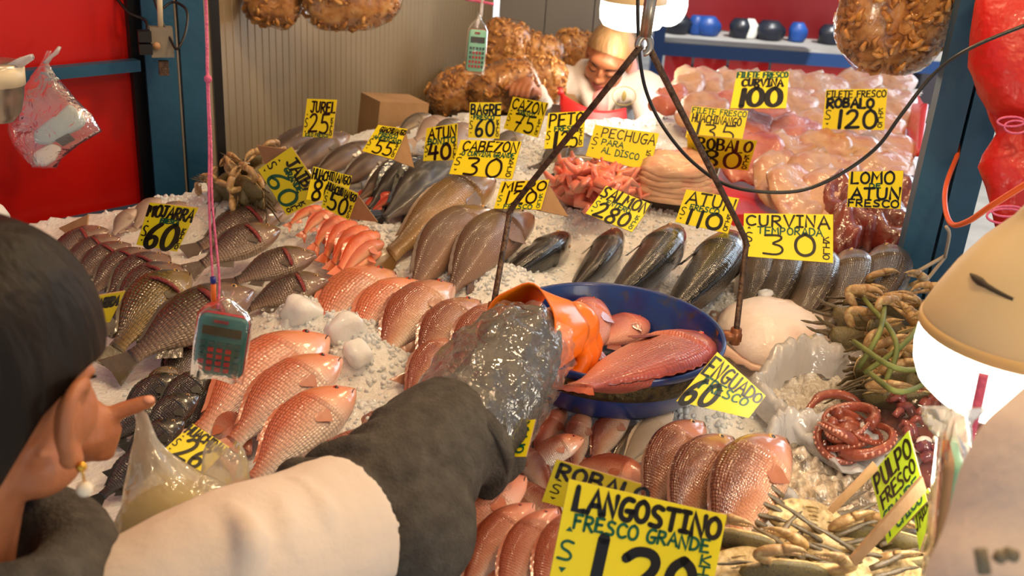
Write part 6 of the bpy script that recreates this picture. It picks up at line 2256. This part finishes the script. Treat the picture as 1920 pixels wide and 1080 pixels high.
for s_, e_, w_, h_ in ((s1, e1, w1, h1), (s2, e2, w2, h2)):
    fl.limb([s_, s_.lerp(e_, .5), e_], [.052, .047, .042], 12, 1, 4)
    fl.limb([e_, e_.lerp(w_, .4), w_], [.042, .038, .026], 12, 1, 4)
    fl.limb([w_, w_.lerp(h_, .5), h_], [.025, .034, .036], 12, .7, 3)
    dh = (h_ - w_).normalized()
    sx = dh.cross(V((0, 0, 1))).normalized()
    for k in range(4):
        b_ = h_ + sx * (.026 - .017 * k)
        finger(fl, [b_, b_ + dh * .03 + V((0, 0, .004)), b_ + dh * .052 + V((0, 0, -.012)), b_ + dh * .058 + V((0, 0, -.030))], .0088)
    finger(fl, [w_.lerp(h_, .5) + sx * .03, h_ + sx * .05 + dh * -.01, h_ + sx * .052 + dh * .02 + V((0, 0, -.01))], .0095)
for s in (1, -1):
    hp_ = hip2 + V((s * .085, 0, -.03)); kn = V((hp_.x, hp_.y - .02, .44)); an = V((hp_.x, hp_.y + .02, .07))
    fl.limb([hp_, kn, an], [.085, .055, .036], 12, 1, 4)
    fl.limb([an + V((0, .02, -.03)), an + V((0, -.08, -.04)), an + V((0, -.14, -.05))], [.032, .032, .022], 10, 1, 3)
fl.done('body', M['skin'], pb, .004, 3)
face_bits(H2, R2, pb)


def lim2(y):
    return -.075 + .155 * max(0, min(1, (y + 1) / 2)) ** 1.0 if y < .6 else .049 + (y - .6) * .05


hair_cap(H2, R2, M['fair_hair'], pb, lim2, 1.02)
mb = MB().ball(H2 + R2 @ V((0, -.115, .03)), (.035, .03, .035), 16, 12, R2)
mb.link('hair_bun', M['fair_hair'], pb)
fl = Flesh()
fl.ball(m2 + V((0, .0, -.02)), (.175, .11, .07))
fl.limb([m2 + V((0, .02, -.04)), m2.lerp(hip2, .35), m2.lerp(hip2, .75), hip2 + V((0, 0, -.05))], [.13, .15, .145, .165], 20, 1, 4)
for s_, e_, w_ in ((s1, e1, w1), (s2, e2, w2)):
    fl.limb([s_.lerp(m2, .3), s_, s_.lerp(e_, .5), e_, e_.lerp(w_, .8)], [.07, .07, .064, .058, .046], 16, 1, 4)
# coat collar
for s in (1, -1):
    fl.limb([m2 + V((s * .055, .05, .055)), m2 + V((s * .07, -.03, .045)), m2 + V((s * .045, -.10, -.02)), m2 + V((s * .02, -.125, -.09))], [.022, .024, .022, .014], 10, 1, 3)
fl.done('white_coat', M['white_coat'], pb, .006, 5, (.008, .08))
fl = Flesh()
nk = H2 + R2 @ V((0, -.035, -.115))
ring = [nk + R2 @ V((.066 * math.cos(a), .062 * math.sin(a), -.010 * math.sin(a) + .006 * math.cos(a))) for a in [2 * PI * k / 12 for k in range(13)]]
fl.limb(ring, [.020] * 13, 10, 1, 2)
fl.limb([nk + R2 @ V((-.06, -.01, .0)), nk + R2 @ V((-.078, -.02, .045)), nk + R2 @ V((-.07, -.05, .06))], [.022, .026, .016], 10, 1, 3)
fl.limb([nk + R2 @ V((0, .05, -.01)), m2 + V((.005, -.115, -.03)), m2 + V((.01, -.135, -.09))], [.03, .03, .022], 12, 1, 3)
fl.done('pink_collar', M['pink_cloth'], pb, .005, 4)
tl, tr_, br_, bl_ = P(1052, 176, 3.30), P(1172, 205, 3.30), P(1178, 262, 3.22), P(1044, 262, 3.22)


def ap(u, v):
    p = tl.lerp(tr_, u).lerp(bl_.lerp(br_, u), v)
    return p + V((0, -.055 * math.sin(PI * u), .010 * math.sin(PI * u) * (1 - v) * -2))


MB().grid(ap, 16, 10).link('red_apron', M['apron'], pb, mods=[('SOLIDIFY', dict(thickness=.008))])
o = MB().tube(curve([tl + V((0, -.01, 0)), tl + V((-.02, .06, .05)), tl + V((-.04, .14, .06))], 4), .012, 8, .4).link('apron_strap', M['apron'], pb)
# embroidered badge on the coat
bc = P(1170, 180, 3.36)
em = MB()
for r_ in (.040,):
    pts = [bc + RT * (r_ * math.cos(a)) + UP * (r_ * .8 * math.sin(a)) for a in [2 * PI * k / 24 for k in range(25)]]
    em.tube(pts, .0015, 5)
em.ball(bc, (.008, .004, .018), 10, 6)
em.link('badge', mat('olive_thread', [(150, 130, 70)], 1, .7), pb)
# ---- right edge: a person in a white coat, cut off by the frame
pr_ = empty('person', (0, 0, 0), 'person in a cream white coat cut off by the lower right corner', 'person')
SH = P(2085, 905, .62)
N3 = SH + V((.16, -.06, .03))
H3 = N3 + V((.02, .02, .20))
R3 = frame(V((-.35, .9, -.1)), V((0, 0, 1)))
EL3 = P(1960, 1260, .60)
hip3 = N3 + V((.0, -.02, -.58))
fl = Flesh()
add_head(fl, H3, R3)
fl.limb([H3 + R3 @ V((0, -.02, -.06)), N3], [.052, .066], 14, 1, 0)
fl.limb([N3 + V((0, 0, -.04)), N3.lerp(hip3, .3), N3.lerp(hip3, .7), hip3], [.11, .13, .125, .14], 18, 1, 4)
fl.limb([SH, SH.lerp(EL3, .5), EL3], [.052, .048, .042], 12, 1, 4)
WR3 = EL3 + V((.06, -.02, -.24))
fl.limb([EL3, EL3.lerp(WR3, .4), WR3, WR3 + V((.01, 0, -.08))], [.042, .04, .028, .034], 12, 1, 4)
for k in range(5):
    b_ = WR3 + V((.01 + .016 * (k - 2), 0, -.10))
    finger(fl, [b_, b_ + V((0, .01, -.04)), b_ + V((0, .02, -.07)), b_ + V((0, .035, -.085))], .0088)
for s in (1, -1):
    hp_ = hip3 + V((s * .085, 0, -.03)); kn = V((hp_.x, hp_.y, .44)); an = V((hp_.x, hp_.y, .07))
    fl.limb([hp_, kn, an], [.085, .055, .036], 12, 1, 4)
fl.done('body', M['skin'], pr_, .006, 3)
face_bits(H3, R3, pr_, False)
hair_cap(H3, R3, M['hair'], pr_, lim, 1.03)
fl = Flesh()
fl.ball(N3 + V((0, 0, -.045)), (.17, .115, .07))
fl.limb([N3 + V((0, 0, -.06)), N3.lerp(hip3, .3), N3.lerp(hip3, .7), hip3 + V((0, 0, -.1))], [.13, .15, .15, .17], 20, 1, 4)
fl.limb([SH.lerp(N3, .4), SH, SH.lerp(EL3, .5), EL3, EL3.lerp(WR3, .8)], [.075, .078, .080, .075, .055], 20, 1, 5)
fl.done('white_coat', M['white_coat'], pr_, .006, 8)
em = MB()
for a, b in (((1838, 1030), (1846, 1075)), ((1868, 1040), (1882, 1048)), ((1884, 1036), (1906, 1044))):
    em.tube([P(a[0], a[1], .515), P(b[0], b[1], .515)], .0035, 6)
em.link('coat_marks', mat('grey_thread', [(128, 118, 98)], 1, .8), pr_)
fl = Flesh()
fl.ball(hip3 + V((0, 0, -.03)), (.165, .13, .12))
for s in (1, -1):
    hp_ = hip3 + V((s * .085, 0, -.03)); kn = V((hp_.x, hp_.y, .44)); an = V((hp_.x, hp_.y, .09))
    fl.limb([hp_, kn, an], [.098, .07, .058], 14, 1, 4)
fl.done('trousers', M['dark'], pr_, .008, 4)
